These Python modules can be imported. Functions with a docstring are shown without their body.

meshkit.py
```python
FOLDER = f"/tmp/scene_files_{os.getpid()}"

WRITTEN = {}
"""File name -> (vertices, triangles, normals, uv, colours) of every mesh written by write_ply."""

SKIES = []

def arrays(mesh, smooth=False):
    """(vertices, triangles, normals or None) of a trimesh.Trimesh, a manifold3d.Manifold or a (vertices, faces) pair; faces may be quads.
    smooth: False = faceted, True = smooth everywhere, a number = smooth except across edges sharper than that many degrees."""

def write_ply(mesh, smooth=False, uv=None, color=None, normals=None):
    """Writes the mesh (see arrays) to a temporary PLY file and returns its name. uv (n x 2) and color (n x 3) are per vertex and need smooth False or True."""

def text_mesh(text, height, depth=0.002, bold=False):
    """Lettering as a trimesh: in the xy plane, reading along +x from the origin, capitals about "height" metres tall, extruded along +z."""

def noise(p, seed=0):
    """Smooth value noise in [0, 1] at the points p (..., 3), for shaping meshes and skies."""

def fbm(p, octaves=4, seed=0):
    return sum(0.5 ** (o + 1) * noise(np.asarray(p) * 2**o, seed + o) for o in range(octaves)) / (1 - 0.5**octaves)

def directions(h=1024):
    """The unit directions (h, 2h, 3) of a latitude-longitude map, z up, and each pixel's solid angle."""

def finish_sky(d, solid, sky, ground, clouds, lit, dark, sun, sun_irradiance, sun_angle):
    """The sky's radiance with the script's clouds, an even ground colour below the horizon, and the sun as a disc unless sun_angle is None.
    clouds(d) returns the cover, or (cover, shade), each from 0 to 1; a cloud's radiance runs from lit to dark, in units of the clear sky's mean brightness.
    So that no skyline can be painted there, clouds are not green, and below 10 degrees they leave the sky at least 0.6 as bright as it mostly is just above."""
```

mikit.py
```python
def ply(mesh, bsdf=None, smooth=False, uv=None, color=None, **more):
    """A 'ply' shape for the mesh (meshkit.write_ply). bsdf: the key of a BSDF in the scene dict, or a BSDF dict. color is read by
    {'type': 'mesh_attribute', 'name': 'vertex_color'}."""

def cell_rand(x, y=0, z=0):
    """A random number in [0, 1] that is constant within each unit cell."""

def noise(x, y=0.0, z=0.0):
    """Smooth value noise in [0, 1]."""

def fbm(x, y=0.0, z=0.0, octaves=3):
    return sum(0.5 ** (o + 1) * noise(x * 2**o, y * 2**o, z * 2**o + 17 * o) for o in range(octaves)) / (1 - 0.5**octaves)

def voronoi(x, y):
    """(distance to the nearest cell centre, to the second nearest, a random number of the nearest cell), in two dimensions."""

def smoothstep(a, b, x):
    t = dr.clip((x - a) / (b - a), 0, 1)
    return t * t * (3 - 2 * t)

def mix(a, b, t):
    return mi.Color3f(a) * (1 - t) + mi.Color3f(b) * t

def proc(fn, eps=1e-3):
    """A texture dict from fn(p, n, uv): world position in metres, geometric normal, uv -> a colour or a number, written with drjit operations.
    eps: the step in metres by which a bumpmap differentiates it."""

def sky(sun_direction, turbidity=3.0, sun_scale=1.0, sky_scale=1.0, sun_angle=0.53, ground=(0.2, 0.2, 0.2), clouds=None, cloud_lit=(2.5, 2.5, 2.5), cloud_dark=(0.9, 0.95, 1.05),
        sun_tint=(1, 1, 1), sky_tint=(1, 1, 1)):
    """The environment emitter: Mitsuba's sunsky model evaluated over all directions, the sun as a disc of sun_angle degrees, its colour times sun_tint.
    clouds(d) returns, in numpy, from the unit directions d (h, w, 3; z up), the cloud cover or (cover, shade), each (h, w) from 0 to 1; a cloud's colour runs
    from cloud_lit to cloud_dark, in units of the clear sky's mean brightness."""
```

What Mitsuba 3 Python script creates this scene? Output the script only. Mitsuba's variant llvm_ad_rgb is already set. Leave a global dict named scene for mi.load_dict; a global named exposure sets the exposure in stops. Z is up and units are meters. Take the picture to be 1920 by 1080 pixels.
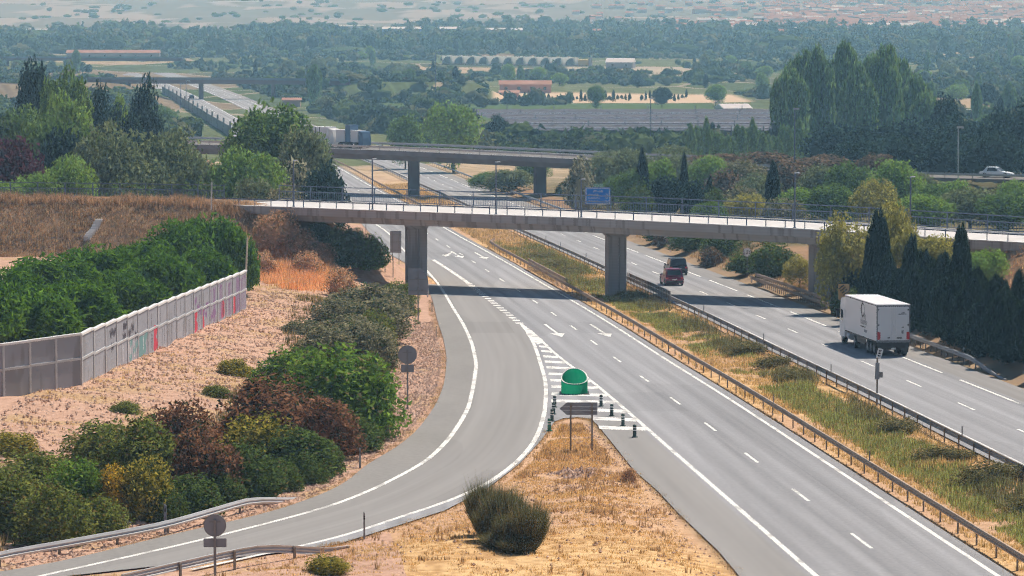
import math, random
import numpy as np, trimesh, shapely, drjit as dr, mitsuba as mi, mikit, meshkit
from shapely.geometry import Polygon, LineString, box as sbox
from shapely.ops import unary_union
from scipy.interpolate import PchipInterpolator

T4 = mi.ScalarTransform4f
scene, labels = {}, {}
RNG = np.random.default_rng(11)

# ---------------------------------------------------------------- camera, light, exposure
CAM_Z, FOCAL = 19.0, 6500.0                       # eye height over the local datum; focal length in pixels of a 1920 wide picture
PITCH = math.atan(540.0 / FOCAL)
CP, SP = math.cos(PITCH), math.sin(PITCH)
scene['camera'] = {'type': 'perspective', 'fov': 2 * math.degrees(math.atan(960 / FOCAL)), 'fov_axis': 'x',
                   'near_clip': 1.0, 'far_clip': 20000.0, 'medium': {'type': 'ref', 'id': 'air'},
                   'to_world': T4().look_at([0, 0, CAM_Z], [0, CP, CAM_Z - SP], [0, 0, 1])}
SUN_EL = math.radians(53)
SUN = [0.60 * math.cos(SUN_EL), 0.80 * math.cos(SUN_EL), math.sin(SUN_EL)]
scene['sky'] = mikit.sky(SUN, turbidity=3.0, sky_scale=.42, sun_tint=(.905, .985, 1.14))
exposure = 1.97
scene['air'] = {'type': 'homogeneous', 'albedo': {'type': 'rgb', 'value': [0.74, 0.91, 0.97]},
                'sigma_t': {'type': 'rgb', 'value': [1.15e-4, 1.8e-4, 2.5e-4]}, 'phase': {'type': 'hg', 'g': 0.12}}


# ---------------------------------------------------------------- survey helpers: sight lines of the surveyed points
def sight(u, v):
    a, b = (np.asarray(u, float) - 960) / FOCAL, (540 - np.asarray(v, float)) / FOCAL
    f = CP + b * SP
    return a / f, (SP - b * CP) / f               # sideways and downwards per metre forward


HY = [40, 100, 149, 200, 280, 319, 387, 438, 585, 700, 900, 1100, 1300, 1600, 2000, 2500, 3000, 3500, 4500, 6000, 8000, 9500]
HV = [20.1, 21.74, 23.08, 24.48, 26.67, 27.62, 29.1, 30.12, 32.85, 34.7, 37.1, 38.6, 39.5, 39.9, 39.4, 37.6, 34.4, 29.5, 16, -20, -105, -150]
_drop = PchipInterpolator(HY, HV)
_tab_y = np.concatenate([np.arange(60, 800, .5), np.arange(800, 9000, 4.)])


def zr(y):
    return CAM_Z - _drop(np.clip(y, 40, 9500))


def on_road(u, v, lift=0.0):
    """Where the sight line of (u, v) meets the plain of the road, lifted by so many metres."""
    k, t = sight(u, v)
    tab = (_drop(_tab_y) - lift) / _tab_y
    keep = np.minimum.accumulate(tab)
    y = np.interp(t, keep[::-1], _tab_y[::-1])
    return k * y, y


def at(u, y, v=None):
    """x, y, z on the sight line at the distance y."""
    k, t = sight(u, v if v is not None else 500)
    return float(k * y), float(y), float(CAM_Z - t * y)


# reference line: the dashed lane line of the near carriageway
_d = [(1615, 1014), (1502, 930), (1411, 860), (1335, 802), (1268, 753), (1210, 712), (1157, 674), (1110, 640.5), (1072, 612), (1033, 586),
      (998, 562), (966, 541), (936, 522), (909, 504), (883, 488), (858, 472), (836, 459), (814, 446), (714, 382), (660, 350), (607, 317)]
_dx, _dy = on_road([p[0] for p in _d], [p[1] for p in _d])
_o = np.argsort(_dy)
_dx, _dy = _dx[_o], _dy[_o]
_slope = (_dx[6] - _dx[0]) / (_dy[6] - _dy[0])
_py = np.concatenate([[20, 100], _dy[[0, 2, 4, 6, 8, 10, 12, 14, 17, 18, 19, 20]], [980, 1480, 1800, 2500, 4000, 9000]])
_px = np.concatenate([[_dx[0] + _slope * (20 - _dy[0]), _dx[0] + _slope * (100 - _dy[0])], _dx[[0, 2, 4, 6, 8, 10, 12, 14, 17, 18, 19, 20]],
                      [-73, -141, -192, -330, -640, -1600]])
_ref = PchipInterpolator(_py, _px)


def xD(y):
    return _ref(np.clip(y, 20, 9000))


def off(y, d):
    """x of the line d metres right of the reference line."""
    s = _ref.derivative()(np.clip(y, 20, 9000))
    return xD(y) + d * np.sqrt(1 + s * s)


# left edge of the pavement (slip road and then the carriageway)
_e = [(0, 1072), (313, 1004), (533, 951), (640, 908), (690, 870), (750, 833), (787, 800), (822, 747), (832, 720), (837, 677), (833, 643), (820, 600), (810, 560), (790, 520)]
_ex, _ey = on_road([p[0] for p in _e], [p[1] for p in _e])
_ey2 = np.concatenate([[100, 128], _ey, [400, 450, 520, 600, 700, 900]])
_ex2 = np.concatenate([[-62, -33], _ex, off(np.array([400, 450, 520, 600, 700, 900.]), np.array([-8.2, -7.4, -6.4, -6.4, -6.4, -6.4]))])
_edge = PchipInterpolator(_ey2, _ex2)


def xL(y):
    y = np.asarray(y, float)
    return np.where(y < 900, _edge(np.clip(y, 100, 900)), off(y, -6.4))


# noise barrier line
BAR = np.array([[-38.6, 187.], [-34.1, 193.], [-29.4, 199.0], [-25.65, 205.0], [-21.35, 277.0]])
BAR_Z = np.array([at(0, 199, 741)[2] + .1, at(0, 199, 741)[2] + .05, at(0, 199, 741)[2], at(148, 205, 718)[2], at(457, 277, 577)[2]])


def smooth(a, b, x):
    t = np.clip((np.asarray(x, float) - a) / (b - a), 0, 1)
    return t * t * (3 - 2 * t)


def near_line(x, y, pts):
    """Distance to a polyline of x, y, z points and the z of the nearest point."""
    best, zz = np.full(np.shape(x), 1e9), np.zeros(np.shape(x))
    for (ax, ay, az), (bx, by, bz) in zip(pts[:-1], pts[1:]):
        l2 = (bx - ax) ** 2 + (by - ay) ** 2
        t = np.clip(((x - ax) * (bx - ax) + (y - ay) * (by - ay)) / l2, 0, 1)
        d = np.hypot(x - ax - t * (bx - ax), y - ay - t * (by - ay))
        zz = np.where(d < best, az + t * (bz - az), zz)
        best = np.minimum(best, d)
    return best, zz


E1 = np.array([0.842, -0.539])                    # direction of the two overpasses
N1 = np.array([0.539, 0.842])
def b1(x): return 330 - 0.64 * (x - 9.9)
def b2(x): return 585 - 0.64 * (x + 16.6)
D1Z, D2Z = -1.62, -6.35
EMB = [([(-27, b1(-27), D1Z - .1), (-42, 360, -1.7), (-62, 363, -1.7), (-140, 368, -1.6)], 6.3, 1.5),
       ([(-31.0, b1(-31.0) - 3.6, D1Z + .35), (-42, 356.2, -1.2), (-62, 359.2, -1.2), (-140, 365, -1.2)], 5.6, 1.5),
       ([(50, b1(50), -2.3), (72, 290, -2.5), (120, 262, -2.8)], 6.3, 1.55),
       ([(-66, b2(-66), -6.2), (-100, 632, -6.0), (-180, 650, -5.5)], 6.8, 1.7),
       ([(26, b2(26), -7.0), (45, 522, -6.4), (57, 495, -5.9), (68, 483, -5.6), (92, 468, -5.4), (150, 440, -5.0)], 6.5, 1.7),
       ([(-160, 1392, -13.0), (-260, 1400, -12)], 6, 2.0), ([(-75, 1404, -13.4), (-20, 1408, -14)], 6, 2.0)]


def ground(x, y, detail=True):
    x, y = np.broadcast_arrays(np.asarray(x, float), np.asarray(y, float))
    base = zr(y)
    d = x - xD(y)
    s = xL(y) - x                                  # metres left of the pavement edge
    z = base - 0.07 - 0.25 * np.exp(-((d - 8) / 2.2) ** 2) * (d > 4.6)
    bx = np.interp(y, BAR[:, 1], BAR[:, 0])
    bz = np.interp(y, BAR[:, 1], BAR_Z - zr(BAR[:, 1]))
    bx = np.where(y > 277, BAR[-1, 0] + (y - 277) * 0.02, bx)
    sb = np.maximum(xL(y) - bx, 6)
    keep = 1 - smooth(330, 372, y)
    rise = np.where(s > 0, bz * smooth(.16, 1.0, s / sb) * keep + .7 * smooth(3, 10, s) * (1 - keep), 0)
    rise = rise + np.where(s > sb, np.minimum((s - sb) * .05, 1.3), 0) * keep
    far = smooth(520, 760, y)
    right = np.clip((d - 24.6) * .42, 0, 2.6 - 1.6 * smooth(360, 470, y)) * (1 - far)
    z = z + rise + np.where(d > 24.6, right, 0)
    gore = smooth(0, 4, np.minimum(-6.9 - d, 6)) * smooth(0, 6, x - xL(y) - 9.5) * smooth(206, 190, y)
    z = z + .55 * gore
    wild = smooth(620, 1000, y) * smooth(26, 60, np.abs(d - 9))
    n = meshkit.fbm(np.stack([x / 140, y / 140, 0 * x], -1), 3, 5) - .5
    z = z + wild * n * (4 + 10 * smooth(3200, 5000, y))
    for pts, half, slope in EMB:
        dist, zz = near_line(x, y, pts)
        e = zz - .3 - np.maximum(dist - half, 0) / slope
        z = np.maximum(z, e)
    if not detail:
        return z
    rough = meshkit.fbm(np.stack([x / 1.7, y / 1.7, 0 * x], -1), 3, 2) - .5
    offroad = np.maximum(smooth(.8, 3, s), np.maximum(smooth(25, 27, d), np.maximum(gore, smooth(5.0, 6, d) * smooth(11.6, 10.6, d))))
    return z + rough * offroad * np.where(y < 620, .45, .1)


def hit(u, v):
    """First ground met by the sight line of (u, v)."""
    k, t = sight(u, v)
    a, b, n = 120., 1500., 120
    for _ in range(2):
        ys = np.linspace(a, b, n)
        below = CAM_Z - t * ys < ground(k * ys, ys, False)
        i = int(np.argmax(below)) if below.any() else n - 1
        a, b, n = ys[max(i - 1, 0)], ys[i], 40
    y = ys[i]
    return float(k * y), float(y), float(ground(k * y, y))


# ---------------------------------------------------------------- entries
_taken = {}


def numbered(key):
    n = _taken.get(key, 0)
    _taken[key] = n + 1
    return key if n == 0 else f'{key}_{n:03d}'


def tag(key, label=None, cat=None, group=None, kind=None):
    d = {k: v for k, v in (('label', label), ('category', cat), ('group', group), ('kind', kind)) if v}
    if d:
        labels[key] = d
    return key


def put(name, mesh, mat, label=None, cat=None, group=None, kind=None, smooth=False, color=None, uv=None):
    key = numbered(name)
    scene[key] = mikit.ply(mesh, mat, smooth=smooth, color=color, uv=uv)
    return tag(key, label, cat, group, kind)


def thing(name, label, cat, group=None):
    return tag(numbered(name), label, cat, group)


def part(parent, name, mesh, mat, label=None, smooth=False, kind=None, color=None):
    return put(parent + '__' + name, mesh, mat, label, kind=kind, smooth=smooth, color=color)


def again(parent, name, like, M=None):
    """One more copy of a ply dict under another matrix."""
    key = numbered(parent + '__' + name)
    scene[key] = dict(like, to_world=T4(M)) if M is not None else dict(like)
    return key


# ---------------------------------------------------------------- meshes
def cat_(ms):
    return trimesh.util.concatenate([m for m in ms if m is not None])


def bx(x0, x1, y0, y1, z0, z1):
    m = trimesh.creation.box((x1 - x0, y1 - y0, z1 - z0))
    m.apply_translation(((x0 + x1) / 2, (y0 + y1) / 2, (z0 + z1) / 2))
    return m


def hull(pts):
    return trimesh.convex.convex_hull(np.asarray(pts, float))


def frustum(a, z0, b, z1):
    """Solid between the rectangle a = (x0, x1, y0, y1) at z0 and b at z1."""
    return hull([(x, y, z0) for x in a[:2] for y in a[2:]] + [(x, y, z1) for x in b[:2] for y in b[2:]])


def tube(p, q, r0, r1=None, n=8):
    r1 = r0 if r1 is None else r1
    p, q = np.asarray(p, float), np.asarray(q, float)
    w = (q - p) / np.linalg.norm(q - p)
    a = np.cross(w, [0, 0, 1] if abs(w[2]) < .9 else [1, 0, 0])
    a /= np.linalg.norm(a)
    b = np.cross(w, a)
    th = np.arange(n) * 2 * np.pi / n
    ring = np.cos(th)[:, None] * a + np.sin(th)[:, None] * b
    v = np.vstack([p + ring * r0, q + ring * r1, [p], [q]])
    i = np.arange(n)
    j = (i + 1) % n
    f = np.vstack([np.stack([i, j, j + n], 1), np.stack([i, j + n, i + n], 1), np.stack([j, i, i * 0 + 2 * n], 1), np.stack([i + n, j + n, i * 0 + 2 * n + 1], 1)])
    m = trimesh.Trimesh(v, f, process=False)
    m.fix_normals()
    return m


def sweep(path, prof):
    """A closed profile of (left, up) points swept along a path of x, y, z points."""
    p, q = np.asarray(path, float), np.asarray(prof, float)
    t = np.gradient(p[:, :2], axis=0)
    t /= np.linalg.norm(t, axis=1, keepdims=True)
    nrm = np.stack([-t[:, 1], t[:, 0], 0 * t[:, 0]], 1)
    k, m = len(p), len(q)
    v = p[:, None] + q[None, :, :1] * nrm[:, None] + q[None, :, 1:] * np.array([0, 0, 1.])
    i, j = np.meshgrid(np.arange(k - 1), np.arange(m), indexing='ij')
    a, b = i * m + j, i * m + (j + 1) % m
    f = np.concatenate([np.stack([a, b, b + m], -1).reshape(-1, 3), np.stack([a, b + m, a + m], -1).reshape(-1, 3)])
    cap = trimesh.creation.triangulate_polygon(Polygon(q), engine='earcut')
    look = {tuple(np.round(x, 6)): n for n, x in enumerate(q)}
    cf = np.array([[look[tuple(np.round(cap[0][z], 6))] for z in tri] for tri in cap[1]])
    f = np.vstack([f, cf, cf[:, ::-1] + (k - 1) * m])
    mesh = trimesh.Trimesh(v.reshape(-1, 3), f, process=False)
    mesh.fix_normals()
    return mesh


def drape(poly, lift, step=6.0, zf=zr):
    """A flat polygon laid over the road surface in strips across it."""
    vs, fs, n = [], [], 0
    x0, y0, x1, y1 = poly.bounds
    cuts = np.arange(math.floor(y0 / step) * step, y1 + step, step)
    for a, b in zip(cuts[:-1], cuts[1:]):
        g = poly.intersection(sbox(x0 - 1, a, x1 + 1, b))
        for h in getattr(g, 'geoms', [g]):
            if h.geom_type != 'Polygon' or h.area < 1e-5:
                continue
            v, f = trimesh.creation.triangulate_polygon(h, engine='earcut')
            vs.append(v)
            fs.append(f + n)
            n += len(v)
    v, f = np.vstack(vs), np.vstack(fs)
    m = trimesh.Trimesh(np.column_stack([v, zf(v[:, 1]) + lift]), f, process=False)
    flip = m.face_normals[:, 2] < 0
    m.faces[flip] = m.faces[flip][:, ::-1]
    return m


def curve(pts, step=2.0):
    """Surveyed pixels to a smooth line over the ground plan."""
    x, y = on_road([p[0] for p in pts], [p[1] for p in pts])
    s = np.concatenate([[0], np.cumsum(np.hypot(np.diff(x), np.diff(y)))])
    n = max(int(s[-1] / step), 2)
    q = np.linspace(0, s[-1], n)
    return np.stack([PchipInterpolator(s, x)(q), PchipInterpolator(s, y)(q)], 1)


def along(d, y0, y1, step=4.0):
    y = np.arange(y0, y1 + .01, step)
    return np.stack([off(y, d if np.isscalar(d) else np.interp(y, d[0], d[1])), y], 1)


def stripe(line, w):
    return LineString(line).buffer(w / 2, cap_style='flat', join_style='mitre')


def turned(mesh, yaw, loc):
    m = mesh.copy()
    m.apply_transform(trimesh.transformations.rotation_matrix(yaw, [0, 0, 1]))
    m.apply_translation(loc)
    return m


def rigid(yaw, loc, s=(1, 1, 1)):
    c, n = math.cos(yaw), math.sin(yaw)
    return np.array([[c * s[0], -n * s[1], 0, loc[0]], [n * s[0], c * s[1], 0, loc[1]], [0, 0, s[2], loc[2]], [0, 0, 0, 1.]])


def letters(text, height, mat_depth=.006, bold=False):
    """Lettering standing upright in the xz plane, readable from -y, centred."""
    m = meshkit.text_mesh(text, height, mat_depth, bold)
    m.apply_translation(-np.array([m.bounds[:, 0].mean(), 0, 0]))
    m.apply_transform(trimesh.transformations.rotation_matrix(math.pi / 2, [1, 0, 0]))
    return m


# ---------------------------------------------------------------- materials
def rgb(*c):
    return {'type': 'rgb', 'value': list(map(float, c))}


def paint(name, c, rough=.6, metal=0.0, spec=.5, **kw):
    scene[name] = {'type': 'twosided', 'bsdf': {'type': 'principled', 'base_color': c if isinstance(c, dict) else rgb(*c), 'roughness': rough, 'metallic': metal, 'specular': spec, **kw}}
    return name


def flat(name, c):
    scene[name] = {'type': 'twosided', 'bsdf': {'type': 'diffuse', 'reflectance': c if isinstance(c, dict) else rgb(*c)}}
    return name
fbm, noise, vor, sst, mixc, crand = mikit.fbm, mikit.noise, mikit.voronoi, mikit.smoothstep, mikit.mix, mikit.cell_rand


def asphalt_color(p, n, uv):
    # uv = (metres right of the lane line, metres along the road)
    slip = uv.x > 900
    big = fbm(p.x * .05, p.y * .02, 3)
    lat = dr.select(slip, uv.x - 1000.25, uv.x)
    streak = fbm(lat * 2.1, uv.y * .03, 7)
    grain = noise(p.x * 9, p.y * 9)
    c = mixc((.282, .286, .300), (.322, .326, .340), big)
    wheel = sst(.55, .1, dr.abs(dr.abs(lat - dr.floor(lat / 3.55) * 3.55 - 1.78) - .85))
    oil = sst(.5, .05, dr.abs(lat - dr.floor(lat / 3.55) * 3.55 - 1.78)) * sst(.35, .65, fbm(uv.y * .04, 4))
    c = c * (0.91 + .13 * wheel + .34 * (streak - .5)) * (1 - .07 * oil) * (.93 + .14 * grain)
    shoulder = sst(-3.9, -4.2, uv.x) * sst(-7.4, -6.9, uv.x) * sst(215, 195, uv.y) + sst(21.2, 21.6, uv.x)
    c = mixc(c, mi.Color3f(.268, .258, .245) * (.9 + .2 * streak), dr.minimum(shoulder, 1) * .8)
    patch = sst(.66, .68, noise(uv.x * .28 + 5, uv.y * .028))
    c = c * (1 - .08 * patch)
    mend = sst(.90, .91, crand(dr.floor(lat / 3.55), dr.floor(uv.y / 23))) * sst(.0, .04, uv.y / 23 - dr.floor(uv.y / 23)) * sst(.62, .58, uv.y / 23 - dr.floor(uv.y / 23))
    c = c * (1 - .09 * mend)
    seam = sst(.05, .02, dr.abs(uv.x - 1.75 - .12 * noise(uv.y * .07, 3))) * sst(.5, .6, noise(uv.y * .011, 8))
    return c * (1 - .12 * seam)


def ground_color(p, n, uv):
    q, emb = uv.x, uv.y
    big, mid, fine = fbm(p.x * .045, p.y * .045), fbm(p.x * .33, p.y * .33, 4), noise(p.x * 3.1, p.y * 3.1, 1)
    grit = noise(p.x * 7.3, p.y * 7.3, 2)
    gravel = mixc((.44, .265, .185), (.66, .45, .345), .5 * fine + .5 * grit)
    gravel = mixc(gravel, mixc((.38, .24, .13), (.62, .45, .24), grit), sst(.55, .72, mid) * .7)
    straw = mixc((.50, .30, .14), (.76, .52, .27), sst(.2, .8, .45 * mid + .55 * fine))
    straw = mixc(straw, mixc((.46, .28, .18), (.70, .47, .33), grit), sst(.35, .7, big) * .8)
    brown = mixc((.27, .17, .105), (.44, .29, .18), .5 * mid + .5 * fine)
    soil = mixc((.30, .21, .14), (.42, .31, .2), mid)
    left = mixc(gravel, brown, sst(.25, 1.2, emb))
    left = mixc(left, brown, sst(-40, -55, q) )
    ins = dr.select(q > 80, 1.0, 0.0)
    d = q - 100
    gore = sst(-6.4, -7.2, d)
    med = sst(4.0, 4.6, d) * sst(12.5, 12.0, d)
    center = mixc(soil, straw, dr.maximum(gore, med * .85))
    center = mixc(center, brown, sst(24.6, 27, d) * .9)
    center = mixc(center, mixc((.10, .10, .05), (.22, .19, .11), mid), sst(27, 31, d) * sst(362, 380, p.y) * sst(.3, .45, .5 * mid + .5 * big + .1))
    near = mixc(left, center, ins)
    # fields of the plain
    a, b = p.x * .9 + p.y * .25, p.y * .9 - p.x * .2
    c1, c2, r = vor(a / 95, b / 150)
    r2 = crand(dr.floor(r * 977), 3)
    green = mixc((.075, .11, .045), (.15, .17, .08), r2)
    tan = mixc((.40, .31, .20), (.52, .41, .29), r2)
    f = dr.select(r < .66, green, dr.select(r < .76, tan, dr.select(r < .86, mi.Color3f(.24, .19, .13), mi.Color3f(.11, .12, .07))))
    rows = noise(a * .8, b * .05)
    f = f * (.8 + .4 * rows) * (.85 + .3 * mid)
    track = sst(.035, .015, c2 - c1)
    f = mixc(f, (.42, .34, .25), track * .7)
    hill = mixc((.27, .255, .235), (.18, .19, .155), fbm(p.x * .006, p.y * .002, 3))
    hill = mixc(hill, (.37, .33, .30), sst(.5, .62, fbm(p.x * .012, p.y * .004, 9)))
    f = mixc(f, hill, sst(2950, 3250, p.y + 300 * (big - .5)))
    # cleared ground of the nursery and the yard by the greenhouse
    nur = sst(-9, -6, p.x) * sst(98, 92, p.x) * sst(1372, 1380, p.y) * sst(1500, 1470, p.y)
    f = mixc(f, mixc((.58, .44, .29), (.66, .52, .38), mid), nur)
    yard = sst(28, 34, p.x) * sst(120, 100, p.x) * sst(1830, 1850, p.y) * sst(2075, 2065, p.y)
    f = mixc(f, (.48, .41, .31), yard * .85)
    meadow = sst(-70, -62, p.x) * sst(80, 72, p.x) * sst(1150, 1165, p.y) * sst(1372, 1362, p.y)
    f = mixc(f, mixc((.075, .13, .045), (.11, .16, .07), mid), meadow * .9)
    return mixc(near, f, sst(560, 760, p.y + 60 * (mid - .5)))


scene['mat_asphalt'] = {'type': 'twosided', 'bsdf': {'type': 'principled', 'base_color': mikit.proc(asphalt_color), 'roughness': .85, 'specular': .3}}
scene['mat_ground'] = {'type': 'twosided', 'bsdf': {'type': 'diffuse', 'reflectance': mikit.proc(ground_color)}}


def worn_white(p, n, uv):
    w = fbm(p.x * 2.2, p.y * .7, 4)
    return mixc((.80, .80, .78), (.50, .50, .49), sst(.55, .78, w))


def concrete_color(p, n, uv):
    s = fbm(p.x * .5 + p.y * .3, p.z * .25, 2)
    run = fbm((p.x * .84 - p.y * .54) * 2.2, p.z * .12, 6)
    board = .5 + .5 * dr.sin((p.z + .05 * noise(p.x, p.y)) * 22)
    c = mixc((.40, .395, .40), (.50, .49, .485), s)
    c = c * (.97 + .06 * board)
    return mixc(c, (.25, .235, .225), sst(.54, .72, run) * .6)


flat('mat_marking', mikit.proc(worn_white))
flat('mat_concrete', mikit.proc(concrete_color))
flat('mat_old_concrete', mikit.proc(lambda p, n, uv: mixc((.17, .17, .19), (.26, .255, .27), fbm((p.x * .84 - p.y * .54) * .6, p.z * .3, 2))))
flat('mat_deck', mikit.proc(lambda p, n, uv: mixc((.62, .615, .61), (.70, .695, .69), fbm(p.x * .4, p.y * .4, 3))))
flat('mat_approach', mikit.proc(lambda p, n, uv: mixc((.20, .19, .19), (.27, .26, .25), fbm(p.x * .3, p.y * .3, 3))))
flat('mat_bark', mikit.proc(lambda p, n, uv: mixc((.10, .075, .055), (.2, .16, .12), noise(p.x * 6, p.y * 6, p.z * 1.5))))
scene['mat_leaf'] = {'type': 'principledthin', 'base_color': {'type': 'mesh_attribute', 'name': 'vertex_color'}, 'roughness': .55, 'specular' if False else 'eta': 1.3, 'diff_trans': .7}
flat('mat_dry', {'type': 'mesh_attribute', 'name': 'vertex_color'})
paint('mat_galv', mikit.proc(lambda p, n, uv: mixc((.40, .41, .43), (.58, .59, .61), fbm(p.x * 1.2, p.y * 1.2, p.z * 3))), .55, .1)
paint('mat_shaded_galv', mikit.proc(lambda p, n, uv: mixc((.24, .24, .25), (.40, .40, .41), fbm(p.x * 1.2, p.y * 1.2, p.z * 3))), .6, .1)  # darker copy of the galvanised steel: shade on the beam put into its colour
paint('mat_rusty', mikit.proc(lambda p, n, uv: mixc((.30, .19, .12), (.54, .41, .30), fbm(p.x * 1.1, p.y * 1.1, p.z * 4))), .65, .1)
paint('mat_post', (.22, .19, .165), .65, .2)
paint('mat_steel', (.20, .205, .22), .5, .4)
paint('mat_dark_steel', (.12, .15, .22), .6, .0)
paint('mat_sign_back', mikit.proc(lambda p, n, uv: mixc((.19, .21, .25), (.25, .27, .31), fbm(p.x * 2, p.z * 2, 3))), .55, .0)
paint('mat_panel', mikit.proc(lambda p, n, uv: mixc(mixc((.29, .305, .35), (.35, .365, .41), noise(p.y * .26, p.x * .26, 3)), (.26, .265, .29), sst(.6, .75, fbm(p.y * 1.1, p.z * .3, 3)))), .6)
paint('mat_white', (.80, .80, .79), .45)
paint('mat_cream', (.72, .66, .52), .6)
paint('mat_black', (.02, .02, .022), .5)
paint('mat_rubber', (.025, .025, .026), .8)
paint('mat_glass', (.02, .025, .03), .08, 0, .8)
paint('mat_red_car', (.17, .006, .05), .25, .2, .6, clearcoat=.8)
paint('mat_dark_car', (.02, .02, .028), .25, .2, .6, clearcoat=.8)
paint('mat_silver_car', (.74, .75, .77), .3, .2, .6, clearcoat=.6)
paint('mat_lamp_red', (.5, .02, .025), .3)
paint('mat_truck_side', (.76, .76, .77), .45)
paint('mat_truck_roof', (.76, .76, .77), .5)
paint('mat_door_panel', (.74, .75, .77), .45)
paint('mat_blue_sign', (.008, .19, .68), .45)
paint('mat_green_sign', (.01, .27, .15), .45)
scene['mat_green'] = {'type': 'principledthin', 'base_color': rgb(.012, .36, .19), 'roughness': .35, 'eta': 1.45, 'diff_trans': .9}
paint('mat_green_dark', (.012, .12, .09), .45)
paint('mat_blue_steel', (.10, .18, .30), .45, .3)
paint('mat_graffiti_red', (.55, .05, .09), .6)
paint('mat_graffiti_teal', (.15, .30, .31), .6)
paint('mat_graffiti_dark', (.06, .055, .075), .6)
paint('mat_graffiti_pale', (.62, .63, .66), .6)
paint('mat_graffiti_violet', (.24, .13, .27), .6)
flat('mat_net', mikit.proc(lambda p, n, uv: mixc((.085, .085, .105), (.15, .15, .175), fbm((p.x + p.y * .2) * .05, p.y * .6, 5))))
scene['mat_plastic_film'] = {'type': 'principledthin', 'base_color': rgb(.88, .88, .85), 'roughness': .5, 'eta': 1.3, 'diff_trans': 1.1}
flat('mat_gable', mikit.proc(lambda p, n, uv: mixc((.10, .11, .12), (.19, .2, .2), noise(p.x * .7, p.z * .7))))
flat('mat_yellow_wall', (.62, .47, .20))
flat('mat_roof_red', mikit.proc(lambda p, n, uv: mixc((.40, .22, .16), (.52, .31, .24), noise(p.x * .25, p.y * .25))))
flat('mat_wall_pale', mikit.proc(lambda p, n, uv: mixc((.55, .48, .43), (.72, .66, .6), crand(dr.floor(p.x / 14), dr.floor(p.y / 14)))))
flat('mat_roof_pale', (.72, .68, .68))
flat('mat_pink_wall', (.56, .32, .25))
flat('mat_stone', mikit.proc(lambda p, n, uv: mixc((.44, .28, .20), (.78, .58, .46), crand(dr.floor(p.x * 4), dr.floor(p.y * 4), dr.floor(p.z * 4)))))
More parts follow.
